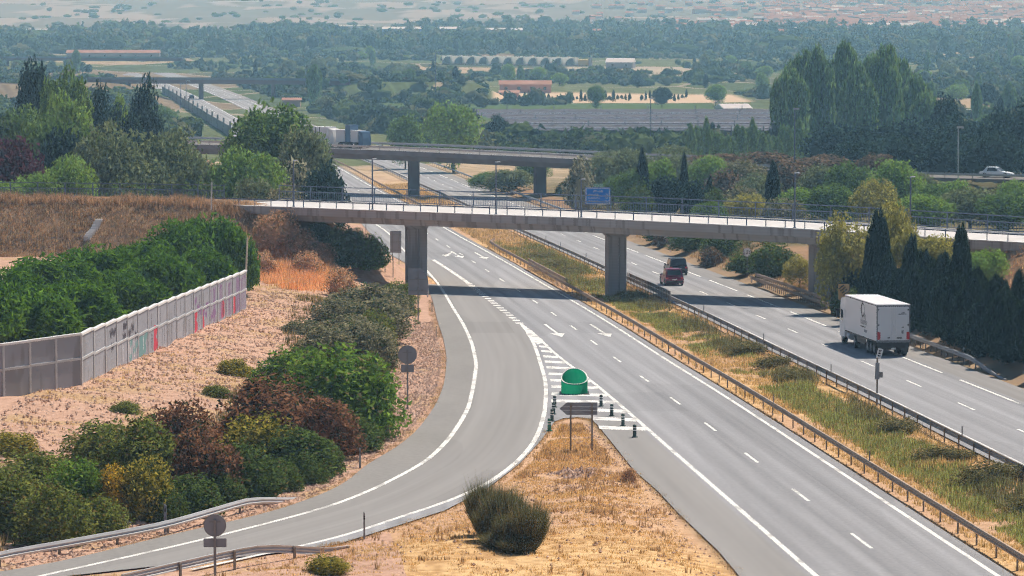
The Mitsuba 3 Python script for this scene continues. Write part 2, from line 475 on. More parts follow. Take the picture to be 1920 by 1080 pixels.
flat('mat_far_wall', (.30, .30, .31))
flat('mat_rust_deck', (.22, .15, .15))
flat('mat_pink_soil', (.50, .33, .26))

# ---------------------------------------------------------------- the setting: one ground sheet, roads, markings
xs = np.concatenate([-np.geomspace(72, 2300, 60)[::-1], np.arange(-70, 76, 1.15), np.geomspace(78, 2300, 60)])
ys = np.concatenate([np.arange(60, 128, 4.), np.arange(128, 400, 1.15), np.arange(400, 720, 2.2), np.geomspace(722, 9400, 190)])
gx, gy = np.meshgrid(xs, ys)
gz = ground(gx, gy)
q = np.where(gx < xL(gy), gx - xL(gy), 100 + gx - xD(gy))
emb = np.zeros_like(gx)
for pts, half, slope in EMB:
    dist, zz = near_line(gx, gy, pts)
    emb = np.maximum(emb, (zz - .3 - np.maximum(dist - half, 0) / slope) - zr(gy) - 1.2)
nx, ny = len(xs), len(ys)
i, j = np.meshgrid(np.arange(ny - 1), np.arange(nx - 1), indexing='ij')
a = i * nx + j
gf = np.concatenate([np.stack([a, a + 1, a + nx + 1], -1).reshape(-1, 3), np.stack([a, a + nx + 1, a + nx], -1).reshape(-1, 3)])
put('ground', trimesh.Trimesh(np.stack([gx, gy, gz], -1).reshape(-1, 3), gf, process=False), 'mat_ground',
    'dry ground of the road verges, fields and hillside', kind='structure', smooth=True, uv=np.stack([q.ravel(), emb.ravel()], 1))

# near carriageway with its slip road: one sheet
ramp_left = np.stack([xL(np.arange(100, 345, 2.)), np.arange(100, 345, 2.)], 1)
_g = [(560, 1032), (640, 1018), (740, 987), (833, 957), (910, 918), (973, 870), (1014, 826), (1040, 790), (1056, 784), (1082, 782), (1108, 785), (1120, 796),
      (1150, 833), (1190, 883), (1233, 920), (1273, 963), (1347, 1033), (1382, 1075), (1440, 1150)]
gx_, gy_ = on_road([p[0] for p in _g], [p[1] for p in _g])
GORE_X, GORE_Y = gx_, gy_
gore_out = Polygon(np.vstack([[[-70, 60], [-48, 108], [-31, 124]], np.stack([gx_, gy_], 1), [[off(100, -6.9), 100], [off(60, -6.9), 60]]]))
lefty = np.concatenate([np.arange(60, 344, 4.), [346.]])
main = Polygon(np.vstack([along(4.2, 60, 980), along((np.array([60, 350, 400, 450, 520, 980]), np.array([-6.7, -6.7, -8.2, -7.4, -6.4, -6.4])), 60, 980)[::-1]]))
slip = Polygon(np.vstack([ramp_left, along(-2, 105, 343)[::-1]]))
paved = unary_union([main, slip]).buffer(0).difference(gore_out)
far_near = Polygon(np.vstack([along(4.2, 976, 1900, 20), along(-6.4, 976, 1900, 20)[::-1]]))


def road_entry(name, poly, label, step=6.0):
    m = drape(poly, 0.0, step)
    uv = np.stack([m.vertices[:, 0] - xD(m.vertices[:, 1]), m.vertices[:, 1]], 1)
    return put(name, m, 'mat_asphalt', label, kind='structure', smooth=True, uv=uv)


sep = [(1530, 1080), (1280, 862), (1113, 718), (1040, 662), (1011, 634)]
ln = curve(sep)
ln = np.vstack([along(-3.72, 60, ln[:, 1].min() - 1, 4), ln[np.argsort(ln[:, 1])]])
ml = curve([(975, 607), (940, 579), (910, 556), (878, 531), (845, 508), (812, 487)], .5)
ml = ml[np.argsort(ml[:, 1])]
ramp_r = curve([(360, 1068), (470, 1044), (567, 1023), (640, 1005), (740, 973), (863, 930), (923, 900), (990, 843), (1010, 810), (1022, 763), (1023, 720), (1013, 680), (1000, 643), (989, 625)], 1.0)
_rr = ramp_r[np.argsort(ramp_r[:, 1])]
_cut = np.vstack([[[-40, 120]], _rr[::3], [_rr[-1]], ml, [[ml[-1, 0] - 60, ml[-1, 1] + 40]], [[-90, 420], [-90, 60]]])
slip_side = Polygon(_cut).buffer(0)
ramp_l = curve([(-60, 1112), (77, 1080), (267, 1038), (427, 1000), (640, 941), (740, 897), (807, 857), (853, 807), (880, 757), (888, 720), (892, 693), (887, 653), (873, 617), (847, 573), (827, 540), (788, 495), (755, 467), (731, 440), (707, 422)], 1.0)
_rl = ramp_l[np.argsort(ramp_l[:, 1])]


def slip_uv(m):
    y = m.vertices[:, 1]
    g = np.gradient(_rl[:, 0], _rl[:, 1])
    lat = (m.vertices[:, 0] - np.interp(y, _rl[:, 1], _rl[:, 0])) / np.sqrt(1 + np.interp(y, _rl[:, 1], g) ** 2)
    return np.stack([1000 + lat, y], 1)


road_entry('motorway_carriageway', unary_union([paved.difference(slip_side), far_near]), 'grey asphalt of the near carriageway')
_m = drape(paved.intersection(slip_side).buffer(0), 0.0, 2.0)
put('slip_road', _m, 'mat_asphalt', 'grey asphalt of the curving slip road', kind='structure', smooth=True, uv=slip_uv(_m))
right = Polygon(np.vstack([along(12.35, 60, 1900, 6), along(23.6, 60, 1900, 6)[::-1]]))
road_entry('opposite_carriageway', right, 'grey asphalt of the carriageway with the lorry')

L = .010
white = 'mat_marking'


def marking(name, poly, label):
    return put(name, drape(poly, L, 3.0), white, label, kind='structure')


marking('edge_line', stripe(along(3.53, 100, 1800, 5), .22), 'solid white line along the central reserve')
marking('edge_line', stripe(ln, .24), 'solid white line right of the hatched nose')
marking('edge_line', stripe(ramp_r, .26), 'solid white line on the inner side of the slip road')
_rl = ramp_l[np.argsort(ramp_l[:, 1])]
_sy = np.arange(118, 338, 2.)
_sl, _sr = xL(_sy) + .02, np.interp(_sy, _rl[:, 1], _rl[:, 0]) - .16
_m = drape(Polygon(np.vstack([np.stack([_sl, _sy], 1), np.stack([_sr, _sy], 1)[::-1]])).buffer(0), .005, 3.0)
scene['mat_shoulder'] = {'type': 'twosided', 'bsdf': {'type': 'diffuse', 'reflectance': mikit.proc(lambda p, n, uv: mixc((.272, .268, .262), (.33, .324, .315), fbm(p.x * .5, p.y * .12, 6)) * (.92 + .12 * noise(p.x * 7, p.y * 7)))}}
put('hard_shoulder', _m, 'mat_shoulder', 'brownish hard shoulder on the outer side of the slip road', kind='structure')
marking('edge_line', stripe(ramp_l, .26), 'solid white line on the outer side of the slip road')
far_y = ramp_l[:, 1].max()
far_d = (np.array([far_y, far_y + 40, 600, 1800]), np.array([float(ramp_l[np.argmax(ramp_l[:, 1]), 0] - xD(far_y)), -4.2, -3.7, -3.7]))
marking('edge_line', stripe(along(far_d, far_y, 1800, 6), .24), 'solid white left line of the near carriageway beyond the overpass')
nose = [(973, 606), (1000, 641), (1009, 646), (1021, 642), (1000, 622), (977, 606)]
nx_, ny_ = on_road([p[0] for p in nose], [p[1] for p in nose])
marking('hatching', Polygon(np.stack([nx_, ny_], 1)).buffer(0), 'solid white tip of the hatched nose')
rr = ramp_r[np.argsort(ramp_r[:, 1])]
ls = ln[np.argsort(ln[:, 1])]
for k, v in enumerate((650, 659, 669, 679, 690, 702, 714, 726, 740, 753, 770, 786, 803)):
    _, y = on_road(1040, v)
    xa = float(np.interp(y + .9, rr[:, 1], rr[:, 0])) + .35
    xb = float(np.interp(y - .9, ls[:, 1], ls[:, 0])) - .15
    if k >= 10:
        xa = max(xa, float(at(1112 if k < 12 else 1124, y)[0]))
    if xb - xa < .3:
        continue
    t = 2.0
    marking('hatching_bar', Polygon([(xa, y + t * .5 + .5), (xb, y + t * .5 - .5), (xb, y - t * .5 - .5), (xa, y - t * .5 + .5)]), 'white bar of the hatched nose between slip road and carriageway')
# lane line dashes, 5 m long every 17 m
y0 = float(_dy[0])
dash = [stripe(along(0, y0 + 17 * k - 2.5, y0 + 17 * k + 2.5, 1.25), .16) for k in range(-2, 95)]
for k, g in enumerate(dash):
    marking('lane_dash', g, 'white dash of the lane line of the near carriageway')
_, yq = on_road(1812, 762)
for k in range(-3, 90):
    marking('lane_dash', stripe(along(17.3, yq + 17 * k - 2.5, yq + 17 * k + 2.5, 1.25), .16), 'white dash of the lane line beside the lorry')
_, yq = on_road(1772, 699)
for k in range(-3, 55):
    marking('edge_dash', stripe(along(20.95, yq + 24 * k, yq + 24 * k + 19, 2), .2), 'long white dash along the hard shoulder behind the lorry')
marking('edge_line', stripe(along(13.5, 100, 1800, 6), .2), 'solid white line beside the far guardrail')
# merge line: solid at the far end, then short blocks
ya, yb = on_road(878, 531)[1], on_road(812, 487)[1]
sel = ml[(ml[:, 1] > ya)]
marking('merge_line', stripe(sel, .42), 'solid far part of the white line between slip road and carriageway')
yy = on_road(975, 607)[1]
while yy < ya - 1:
    sel = np.array([[np.interp(y, ml[:, 1], ml[:, 0]), y] for y in (yy, yy + .75, yy + 1.5)])
    marking('merge_block', stripe(sel, .62), 'short white block of the line between slip road and carriageway')
    yy += 3.3


def arrow(d, y, length=6.2, fork=0):
    shaft = Polygon([(-.11, 0), (.11, 0), (.11, length - 3.9), (-.11, length - 3.9)])
    head = Polygon([(-.6, length - 4.4), (.6, length - 4.4), (0, length)])
    g = unary_union([shaft, head])
    if fork:
        g = unary_union([g, Polygon([(-.1, 2.0), (.15, 2.0), (fork * 1.3, 8.2), (fork * 1.3 - .3, 8.2)]).buffer(0), Polygon([(fork * .7, 8.0), (fork * 1.8, 8.0), (fork * 1.6, 12.0)])])
    c = np.array(g.exterior.coords)
    yaw = float(_ref.derivative()(y))
    X, Y = c[:, 0] * -1, -c[:, 1]
    return Polygon(np.stack([off(y, d) + X + yaw * Y, y + Y - yaw * X * 0], 1)).buffer(0)


for u, v, ln_, fk, lab in ((1022, 608, 15, 0, 'white straight arrow in the left lane before the hatched nose'), (1107, 608, 15, 0, 'white straight arrow in the lane by the central reserve'),
                           (890, 473, 15, 0, 'far white arrow just below the overpass, by the central reserve'), (846, 471, 15, 1, 'far white forked arrow below the overpass')):
    x, y = on_road(u, v)
    marking('lane_arrow', arrow(float(x - xD(y)), float(y), ln_, fk), lab)

# approach roads on the embankments
for k, (pts, half, slope) in enumerate(EMB):
    pts = np.array(pts, float)
    if k in (0, 2, 3, 4):
        pr = [(-half + .6, -.5), (half - .6, -.5), (half - .6, 0.0), (-half + .6, 0.0)]
        put('approach_road', sweep(pts, pr), 'mat_approach', ['road on the dry bank left of the near overpass', 'road on the bank right of the near overpass', 'road left of the far overpass', 'side road with the pale car right of the far overpass'][max(k - 1, 0)], kind='structure')

# air between the camera and the far side of the valley
scene['haze'] = {'type': 'cube', 'to_world': T4().translate([0, 4700, 80.5]).scale([2315, 4715, 105.5]), 'bsdf': {'type': 'null'}, 'interior': {'type': 'ref', 'id': 'air'}}
labels['haze'] = {'label': 'thin blue summer haze over the valley', 'kind': 'stuff'}
# ---------------------------------------------------------------- overpasses
def lane_yaw(y):
    return -math.atan(float(_ref.derivative()(y)))


def bridge_path(x0, x1, f, zs, step=1.0):
    """Axis points from x0 to x1; zs = (x list, z list)."""
    x = np.arange(x0, x1 + .01, step * .842)
    return np.stack([x, f(x), np.interp(x, zs[0], zs[1])], 1)


br = thing('near_overpass', 'pale concrete road overpass close to the camera with grey girder and three piers', 'bridge')
Z1 = ([-40, -24, 10, 28, 43, 55], [D1Z - .1, D1Z - .05, D1Z + .05, D1Z - .12, D1Z - .5, D1Z - .7])
p1 = bridge_path(-27, 49, b1, Z1)
part(br, 'deck', sweep(p1, [(-5.6, -.5), (5.6, -.5), (5.6, -.02), (-5.6, -.02)]), 'mat_concrete')
part(br, 'road_surface', sweep(p1, [(-5.2, -.018), (5.2, -.018), (5.2, .0), (-5.2, .0)]), 'mat_deck', 'bright sunlit road surface')
for a in (-5.62, 5.24):
    part(br, 'kerb', sweep(p1, [(a, -.62), (a + .38, -.62), (a + .38, .10), (a, .10)]), 'mat_deck' if a > 0 else 'mat_concrete')
part(br, 'coping', sweep(p1, [(-5.68, .102), (-5.2, .102), (-5.2, .17), (-5.68, .17)]), 'mat_white')
part(br, 'girder', sweep(p1, [(-4.6, -1.28), (4.6, -1.28), (4.9, -.502), (-4.9, -.502)]), 'mat_concrete')
for k, x in enumerate((-9.5, 9.9, 28.3)):
    zt = float(np.interp(x, *Z1)) - 1.28
    zb = float(ground(x, b1(x))) - .6
    yaw = lane_yaw(b1(x))
    body = trimesh.creation.extrude_polygon(sbox(-(1.0 if k == 0 else .86), -1.5, 1.0 if k == 0 else .86, 1.5).buffer(-.12).buffer(.12, quad_segs=3), zt - .55 - zb, engine='earcut') if k < 2 else \
        trimesh.creation.extrude_polygon(sbox(-.62, -2.4, .62, 2.4).buffer(-.12).buffer(.12, quad_segs=3), zt - .55 - zb, engine='earcut')
    pr = part(br, 'pier', turned(body, yaw, (x, b1(x), zb)), 'mat_concrete', ['pier left of the slip road', 'pier in the central reserve', 'slimmer pier at the right verge'][k])
    capm = frustum((-1.02, 1.02, -1.6, 1.6) if k < 2 else (-.7, .7, -2.5, 2.5), zt - .55, (-1.2, 1.2, -2.6, 2.6), zt - .003)
    part(pr, 'drain_pipe', tube((x + .3, b1(x) - 1.62, zb), (x + .3, b1(x) - 1.62, zt - .6), .07), 'mat_far_wall')
    part(pr, 'cap', turned(capm, yaw, (x, b1(x), 0)), 'mat_concrete')
for x, s in ((-25.4, 1), (47.6, -1)):
    part(br, 'abutment', turned(bx(-1.4, 1.4, -5.4, 5.4, -4.5, -.52), math.atan2(E1[1], E1[0]), (x, b1(x), float(np.interp(x, *Z1)))), 'mat_concrete')
# near railing: one rail on slim posts
rp = p1 + np.array([0, 0, 0])
part(br, 'railing', sweep(p1, [(-5.48, .74), (-5.40, .74), (-5.40, .84), (-5.48, .84)]), 'mat_dark_steel')
post = mikit.ply(bx(-.035, .035, -.035, .035, 0, .74), 'mat_dark_steel')
for s in np.arange(1.0, len(p1) - 1, 2.0):
    c = p1[int(s)]
    again(br, 'railing_post', post, rigid(math.atan2(E1[1], E1[0]), (c[0] - N1[0] * 5.44, c[1] - N1[1] * 5.44, c[2] + .16)))
# far fence of upright bars, with two long rails
fence = []
for a, z0_, z1_ in ((5.42, .95, 1.03), (5.42, 1.52, 1.6), (5.42, .2, .26)):
    fence.append(sweep(p1, [(a - .03, z0_), (a + .03, z0_), (a + .03, z1_), (a - .03, z1_)]))
part(br, 'fence_rail', cat_(fence[:1]), 'mat_dark_steel')
part(br, 'fence_rail', cat_(fence[1:2]), 'mat_dark_steel')
part(br, 'fence_rail', cat_(fence[2:]), 'mat_dark_steel')
bars = []
for s in np.arange(0, len(p1) - 1, .28):
    i0 = int(s)
    c = p1[i0] + (p1[i0 + 1] - p1[i0]) * (s - i0)
    bars.append(turned(bx(-.02, .02, -.02, .02, .2, 1.0), 0, (c[0] + N1[0] * 5.42, c[1] + N1[1] * 5.42, c[2])))
part(br, 'fence_bars', cat_(bars), 'mat_dark_steel', kind='stuff')
post = mikit.ply(bx(-.05, .05, -.05, .05, .0, 1.62), 'mat_dark_steel')
for s in np.arange(0, len(p1), 4):
    c = p1[int(s)]
    again(br, 'fence_post', post, rigid(0, (c[0] + N1[0] * 5.42, c[1] + N1[1] * 5.42, c[2])))

b_2 = thing('far_overpass', 'dark road overpass farther away carrying two lorries on two slim piers', 'bridge')
Z2 = ([-80, -40, -16, 5, 20, 40], [-6.15, -6.2, -6.3, -6.65, -6.95, -7.1])
p2 = bridge_path(-66, 27, b2, Z2)
part(b_2, 'deck', sweep(p2, [(-6.2, -.45), (6.2, -.45), (6.2, 0), (-6.2, 0)]), 'mat_old_concrete')
part(b_2, 'road_surface', sweep(p2, [(-5.6, .002), (5.6, .002), (5.6, .02), (-5.6, .02)]), 'mat_approach')
part(b_2, 'girder', sweep(p2, [(-4.4, -1.55), (4.4, -1.55), (5.2, -.452), (-5.2, -.452)]), 'mat_old_concrete')
for a in (-6.25, 5.9):
    part(b_2, 'kerb', sweep(p2, [(a, -.6), (a + .35, -.6), (a + .35, .16), (a, .16)]), 'mat_old_concrete')
for k, x in enumerate((-16.6, 4.6)):
    zt, zb = float(np.interp(x, *Z2)) - 1.55, float(ground(x, b2(x))) - .6
    body = trimesh.creation.extrude_polygon(sbox(-.85, -2.0, .85, 2.0).buffer(-.1).buffer(.1, quad_segs=3), zt - zb, engine='earcut')
    part(b_2, 'pier', turned(body, lane_yaw(585.0), (x, b2(x), zb)), 'mat_old_concrete')
for a in (-6.15, 6.05):
    part(b_2, 'coping', sweep(p2, [(a + .02, .163), (a + .16, .163), (a + .16, .22), (a + .02, .22)]), 'mat_white')
    part(b_2, 'guard_beam', sweep(p2, [(a, .58), (a + .10, .58), (a + .13, .90), (a - .03, .90)]), 'mat_galv')
    post = mikit.ply(bx(-.05, .05, -.05, .05, 0, .6), 'mat_steel')
    for s in np.arange(0, len(p2), 4):
        c = p2[int(s)]
        again(b_2, 'guard_post', post, rigid(0, (c[0] + N1[0] * a, c[1] + N1[1] * a, c[2] + .1)))
part(b_2, 'guard_beam', sweep(p2, [(4.6, .60), (4.7, .60), (4.72, .86), (4.58, .86)]), 'mat_galv')

for k, (pts, zb_, lab, mat) in enumerate((([(-170, 1392, -12.6), (-120, 1396, -12.8), (-66, 1405, -13.6)], None, 'distant rusty overpass over the bending motorway', 'mat_rust_deck'),
                                          ([(-330, 2000, -14.4), (-265, 2004, -14.2), (-190, 2010, -14.6)], None, 'most distant reddish overpass beyond the bend of the motorway', 'mat_rust_deck'))):
    t = thing('distant_overpass', lab, 'bridge')
    pts = np.array(pts)
    part(t, 'deck', sweep(pts, [(-4.5, -1.7), (4.5, -1.7), (4.5, 0), (-4.5, 0)]), mat)
    part(t, 'parapet', sweep(pts, [(-4.6, .003), (-4.3, .003), (-4.3, .9), (-4.6, .9)]), 'mat_steel')
    for f_ in ((.16, .45, .72) if k == 0 else (.3, .6)):
        x, y = np.interp(f_, [0, .5, 1], pts[:, 0]), np.interp(f_, [0, .5, 1], pts[:, 1])
        part(t, 'pier', bx(x - .8, x + .8, y - 2, y + 2, float(zr(y)) - 1, float(np.interp(f_, [0, .5, 1], pts[:, 2])) - 1.703), 'mat_rust_deck')

# ---------------------------------------------------------------- noise barrier
t = thing('noise_barrier', 'grey two-tier noise barrier panels with graffiti on top of the gravel slope', 'noise barrier')
seg, posn = [], []
for (a, za), (b, zb) in zip(zip(BAR[:-1], BAR_Z[:-1]), zip(BAR[1:], BAR_Z[1:])):
    n = 18 if a[1] > 204 else 3
    for k in range(n):
        seg.append((a + (b - a) * k / n, a + (b - a) * (k + 1) / n, za + (zb - za) * (k + .5) / n))
HT = 2.95
last_label = None
for k, (a, b, z) in enumerate(seg):
    yaw = math.atan2(*(b - a)[::-1])
    ln_ = np.hypot(*(b - a))
    M = lambda m: turned(m, yaw, (a[0], a[1], z))
    for lo, hi in ((-.6, HT / 2 - .07), (HT / 2 + .07, HT - .08)):
        ribs = [bx(.09, ln_ - .09, -.05, .05, lo, hi)]
        for r in np.arange(lo + .25, hi - .1, .24):
            ribs.append(bx(.12, ln_ - .12, -.062, .062, r, r + .035))
        part(t, 'panel', M(cat_(ribs)), 'mat_panel')
    part(t, 'rail', M(bx(.09, ln_ - .09, -.12, .12, HT / 2 - .069, HT / 2 + .069)), 'mat_galv')
    part(t, 'cap', M(bx(-.02, ln_ - .02, -.13, .13, HT - .079, HT + .05)), 'mat_white')
    part(t, 'post', M(bx(-.085, .085, -.11, .11, -.8, HT + .0)), 'mat_galv')
# graffiti: strokes of paint lying on the panels
rg = np.random.default_rng(5)


def strokes(k0, k1, kind, mat, n, z0_, z1_):
    out = []
    for k in range(k0, k1):
        a, b, z = seg[9 + k]
        yaw, ln_ = math.atan2(*(b - a)[::-1]), np.hypot(*(b - a))
        for _ in range(n):
            s = rg.uniform(.25, ln_ - .7)
            if kind == 'bar':
                pts = [(s, z0_ + rg.uniform(0, .3)), (s + rg.uniform(-.1, .1), z1_ - rg.uniform(0, .3))]
            elif kind == 'arch':
                h = z1_ - rg.uniform(0, .25)
                w = .55
                pts = [(s, z0_), (s, h - .3)] + [(s + w / 2 - w / 2 * math.cos(q_), h - .3 + .3 * math.sin(q_)) for q_ in np.linspace(.2, 2.9, 6)] + [(s + w, h - .3), (s + w, z0_)]
            else:
                zc, pts = rg.uniform(z0_, z1_), []
                for i_ in range(9):
                    pts.append((s + .12 * i_ + rg.uniform(-.1, .1), zc + .28 * (-1) ** i_ * rg.uniform(.3, 1)))
            g = LineString(pts).buffer(.085 if kind != 'bar' else .075, quad_segs=2)
            for h_ in getattr(g, 'geoms', [g]):
                v, f = trimesh.creation.triangulate_polygon(h_, engine='earcut')
                m = trimesh.Trimesh(np.column_stack([v[:, 0], np.full(len(v), -.0685), v[:, 1]]), f, process=False)
                out.append(turned(m, yaw, (a[0], a[1], z)))
    part(t, 'graffiti', cat_(out), mat, kind='stuff')


strokes(2, 5, 'scrawl', 'mat_graffiti_dark', 3, .9, 2.6)
strokes(3, 6, 'bar', 'mat_graffiti_pale', 3, .1, 1.3)
strokes(6, 12, 'bar', 'mat_graffiti_dark', 2, .0, 1.3)
strokes(6, 13, 'bar', 'mat_graffiti_dark', 1, 1.6, 2.7)
strokes(11, 14, 'scrawl', 'mat_graffiti_violet', 4, .5, 2.3)
strokes(13, 18, 'arch', 'mat_graffiti_violet', 4, .1, 2.7)
strokes(14, 18, 'bar', 'mat_graffiti_dark', 3, .0, 1.3)
strokes(4, 6, 'scrawl', 'mat_graffiti_teal', 4, .2, 1.2)
for k, z0_, z1_, mat, s0, s1 in ((6, .0, 1.55, 'mat_graffiti_red', 2.2, 3.9), (11, .0, 1.5, 'mat_graffiti_red', .2, 1.9), (12, .0, 1.3, 'mat_graffiti_red', .2, 1.2), (14, .1, 1.3, 'mat_graffiti_red', 2.0, 3.6), (16, .1, 1.3, 'mat_graffiti_red', .3, 1.8), (5, .05, 1.25, 'mat_graffiti_teal', .4, 3.2)):
    a, b, z = seg[9 + k]
    blob = LineString([(s0 + .3, z0_ + .2), (s1 - .3, z0_ + .3), (s0 + .35, (z0_ + z1_) / 2), (s1 - .4, z1_ - .3), (s0 + .4, z1_ - .2)]).buffer(.3, quad_segs=3)
    v, f = trimesh.creation.triangulate_polygon(blob, engine='earcut')
    part(t, 'graffiti', turned(trimesh.Trimesh(np.column_stack([v[:, 0], np.full(len(v), -.0665), v[:, 1]]), f, process=False), math.atan2(*(b - a)[::-1]), (a[0], a[1], z)), mat)
# slim white pole at its far end
c = np.array(at(459, 279, 560))
put('marker_pole', tube(c, np.array(at(464, 279, 446)), .09, .07), 'mat_cream', 'tall slim white pole at the far end of the noise barrier', 'pole')

# wall along the distant left verge of the motorway
yy_ = np.arange(960, 1500, 12.)
wl = np.stack([off(yy_, -7.6), yy_, zr(yy_)], 1)
t = thing('roadside_wall', 'pale grey wall with posts beside the distant bending motorway', 'wall')
part(t, 'wall', sweep(wl, [(-.15, -.5), (.15, -.5), (.15, 2.9), (-.15, 2.9)]), 'mat_far_wall')
for c in wl[::3]:
    part(t, 'post', bx(c[0] - .25, c[0] + .25, c[1] - .5, c[1] - .2, c[2], c[2] + 4.2), 'mat_steel')

# ---------------------------------------------------------------- guardrails
W = [(0, .42), (.05, .46), (.09, .52), (.02, .585), (.09, .65), (.06, .71), (.05, .75), (-.04, .75), (-.02, .71), (.05, .65), (-.02, .585), (.05, .52), (-.02, .46), (-.025, .42)]


def guardrail(xy, label, side=1, beam='mat_galv', postm='mat_post', gap=4.0, second=None, drop=(0, 0), base=None, group=None):
    """xy: line on plan; side +1 when the beam faces left of the way the line runs."""
    t = thing('guardrail', label, 'guardrail', group)
    z = zr(xy[:, 1]) if base is None else base
    s = np.concatenate([[0], np.cumsum(np.hypot(*np.diff(xy, axis=0).T))])
    dz = np.zeros(len(xy))
    if drop[0]:
        dz -= .72 * (1 - smooth(0, drop[0], s))
    if drop[1]:
        dz -= .72 * (1 - smooth(0, drop[1], s[-1] - s))
    prof = np.array(W) * [side, 1]
    if side < 0:
        prof = prof[::-1]
    part(t, 'beam', sweep(np.column_stack([xy, z + dz]), prof), beam, smooth=25)
    if second:
        for a, b, lift in second:
            k = (s >= a) & (s <= b)
            q_ = prof + [0, lift]
            part(t, 'upper_beam' if lift > 0 else 'lower_beam', sweep(np.column_stack([xy, z])[k], q_), beam, smooth=25)
    m = mikit.ply(bx(-.06, .06, -.03, .03, -.5, .70), postm)
    m2 = mikit.ply(bx(-.06, .06, -.03, .03, -.5, 1.12), postm)
    q_ = 0.0
    while q_ < s[-1]:
        x, y, zz, dd = (float(np.interp(q_, s, c)) for c in (xy[:, 0], xy[:, 1], z, dz))
        x2, y2 = (float(np.interp(q_ + .5, s, c)) for c in (xy[:, 0], xy[:, 1]))
        yaw = math.atan2(y2 - y, x2 - x) if q_ + .5 < s[-1] else 0
        dense = second and any(a <= q_ <= b and l > 0 for a, b, l in second)
        back = -side * .06
        again(t, 'post', m2 if dense else m, rigid(yaw, (x - math.sin(yaw) * back, y + math.cos(yaw) * back, zz + dd)))
        q_ += 1.15 if dense else gap
    return t


P_ = lambda v: float(on_road(1000, v)[1])
g1y = np.concatenate([np.arange(110, 426, 3.), [426]])
g1 = np.stack([off(g1y, np.interp(g1y, [110, 405, 420, 427], [4.7, 4.7, 5.1, 6.6])), g1y], 1)
s1 = lambda y: (y - 110) * 1.0025
guardrail(g1, 'weathered brown guardrail on the near side of the grassy central reserve', 1, 'mat_rusty', 'mat_post', second=[(s1(333), s1(372), .40), (s1(110), s1(470), -.0)][:1])
g1b = along(4.9, 470, 980, 6)
guardrail(g1b, 'far part of the brown guardrail between the two overpasses', 1, 'mat_rusty', gap=6)
g2y = np.arange(110, 640, 3.)
g2 = np.stack([off(g2y, np.interp(g2y, [110, 640], [11.95, 11.9])), g2y], 1)
guardrail(g2, 'dark guardrail with bright top edge on the far side of the central reserve', -1, 'mat_shaded_galv', 'mat_post', second=[(s1(312), s1(345), .40)])
guardrail(along(11.9, 652, 980, 6), 'far part of the dark guardrail, beyond the far overpass', -1, 'mat_galv', gap=6)
guardrail(along(24.3, 258.5, 346, 3)[::-1], 'doubled guardrail at the right verge in front of the slim pier', -1, 'mat_rusty', second=[(3, 40, .46)], drop=(0, 0))
guardrail(along(24.1, 231, 268, 2), 'short guardrail behind the lorry that slopes down to the ground', 1, 'mat_shaded_galv', gap=2, drop=(13, 0))
guardrail(along(24.6, 480, 900, 5), 'guardrail on the right verge under the far overpass', 1, 'mat_galv', gap=5)
_gl = [(-90, 1084), (0, 1060), (155, 1031), (312, 1000), (390, 978), (467, 955), (530, 938), (585, 920)]
gl = curve(_gl, 1.5)
guardrail(gl, 'guardrail with bright top edge on the outer side of the slip road', -1, 'mat_galv', drop=(0, 9), base=zr(gl[:, 1]) - .2)
_gr = [(230, 1113), (360, 1083), (430, 1067), (490, 1055), (560, 1043), (610, 1033), (655, 1024)]
gr = curve(_gr, 1.0)
guardrail(gr, 'grey guardrail on the inner side of the slip road by the round sign', 1, 'mat_galv', drop=(0, 7))
w2 = np.array([(24, b2(24) - 6), (41, 517), (53, 490), (65, 477), (90, 462)])
guardrail(w2, 'guardrail along the side road with the pale car', -1, 'mat_galv', base=np.array([-7.0, -6.4, -5.9, -5.6, -5.4]), gap=5)

# ---------------------------------------------------------------- signs, beacons and bollards
def gz_(x, y):
    return float(ground(x, y))


def round_sign(u, v, y, r, plate, label):
    x, _, z = at(u, y, v)
    t = thing('round_road_sign', label, 'road sign')
    disc = trimesh.creation.cylinder(r, .035, sections=36)
    rim = trimesh.creation.annulus(r - .03, r + .004, .07, sections=36)
    for m, nm, mt in ((disc, 'disc', 'mat_sign_back'), (rim, 'rim', 'mat_steel')):
        m.apply_transform(trimesh.transformations.rotation_matrix(math.pi / 2, [1, 0, 0]))
        m.apply_translation((x, y, z))
        part(t, nm, m, mt, smooth=30)
    w, h, dz = plate
    pl = part(t, 'plate', cat_([bx(x - w / 2, x + w / 2, y - .015, y + .015, z - dz - h / 2, z - dz + h / 2)]), 'mat_sign_back')
    part(pl, 'rim', cat_([bx(x - w / 2 - .01, x + w / 2 + .01, y - .03, y + .02, z - dz + s * (h / 2 + .011) - .01, z - dz + s * (h / 2 + .011) + .01) for s in (-1, 1)] +
                         [bx(x + s * (w / 2 + .011) - .01, x + s * (w / 2 + .011) + .01, y - .03, y + .02, z - dz - h / 2, z - dz + h / 2) for s in (-1, 1)]), 'mat_steel')
    part(t, 'post', bx(x - .05, x + .05, y - .14, y - .04, gz_(x, y) - .4, z + r * .55), 'mat_steel')
    part(t, 'bracket', bx(x - r * .5, x + r * .5, y - .038, y - .02, z + .12, z + .17), 'mat_steel')


round_sign(764, 665, on_road(765, 765)[1].item(), .57, (.74, .42, .84), 'back of a round road sign with small plate on the gravel beside the slip road')
round_sign(403, 985, 135.0, .44, (.86, .30, .69), 'back of a round road sign with wide plate in front of the slip road guardrail')

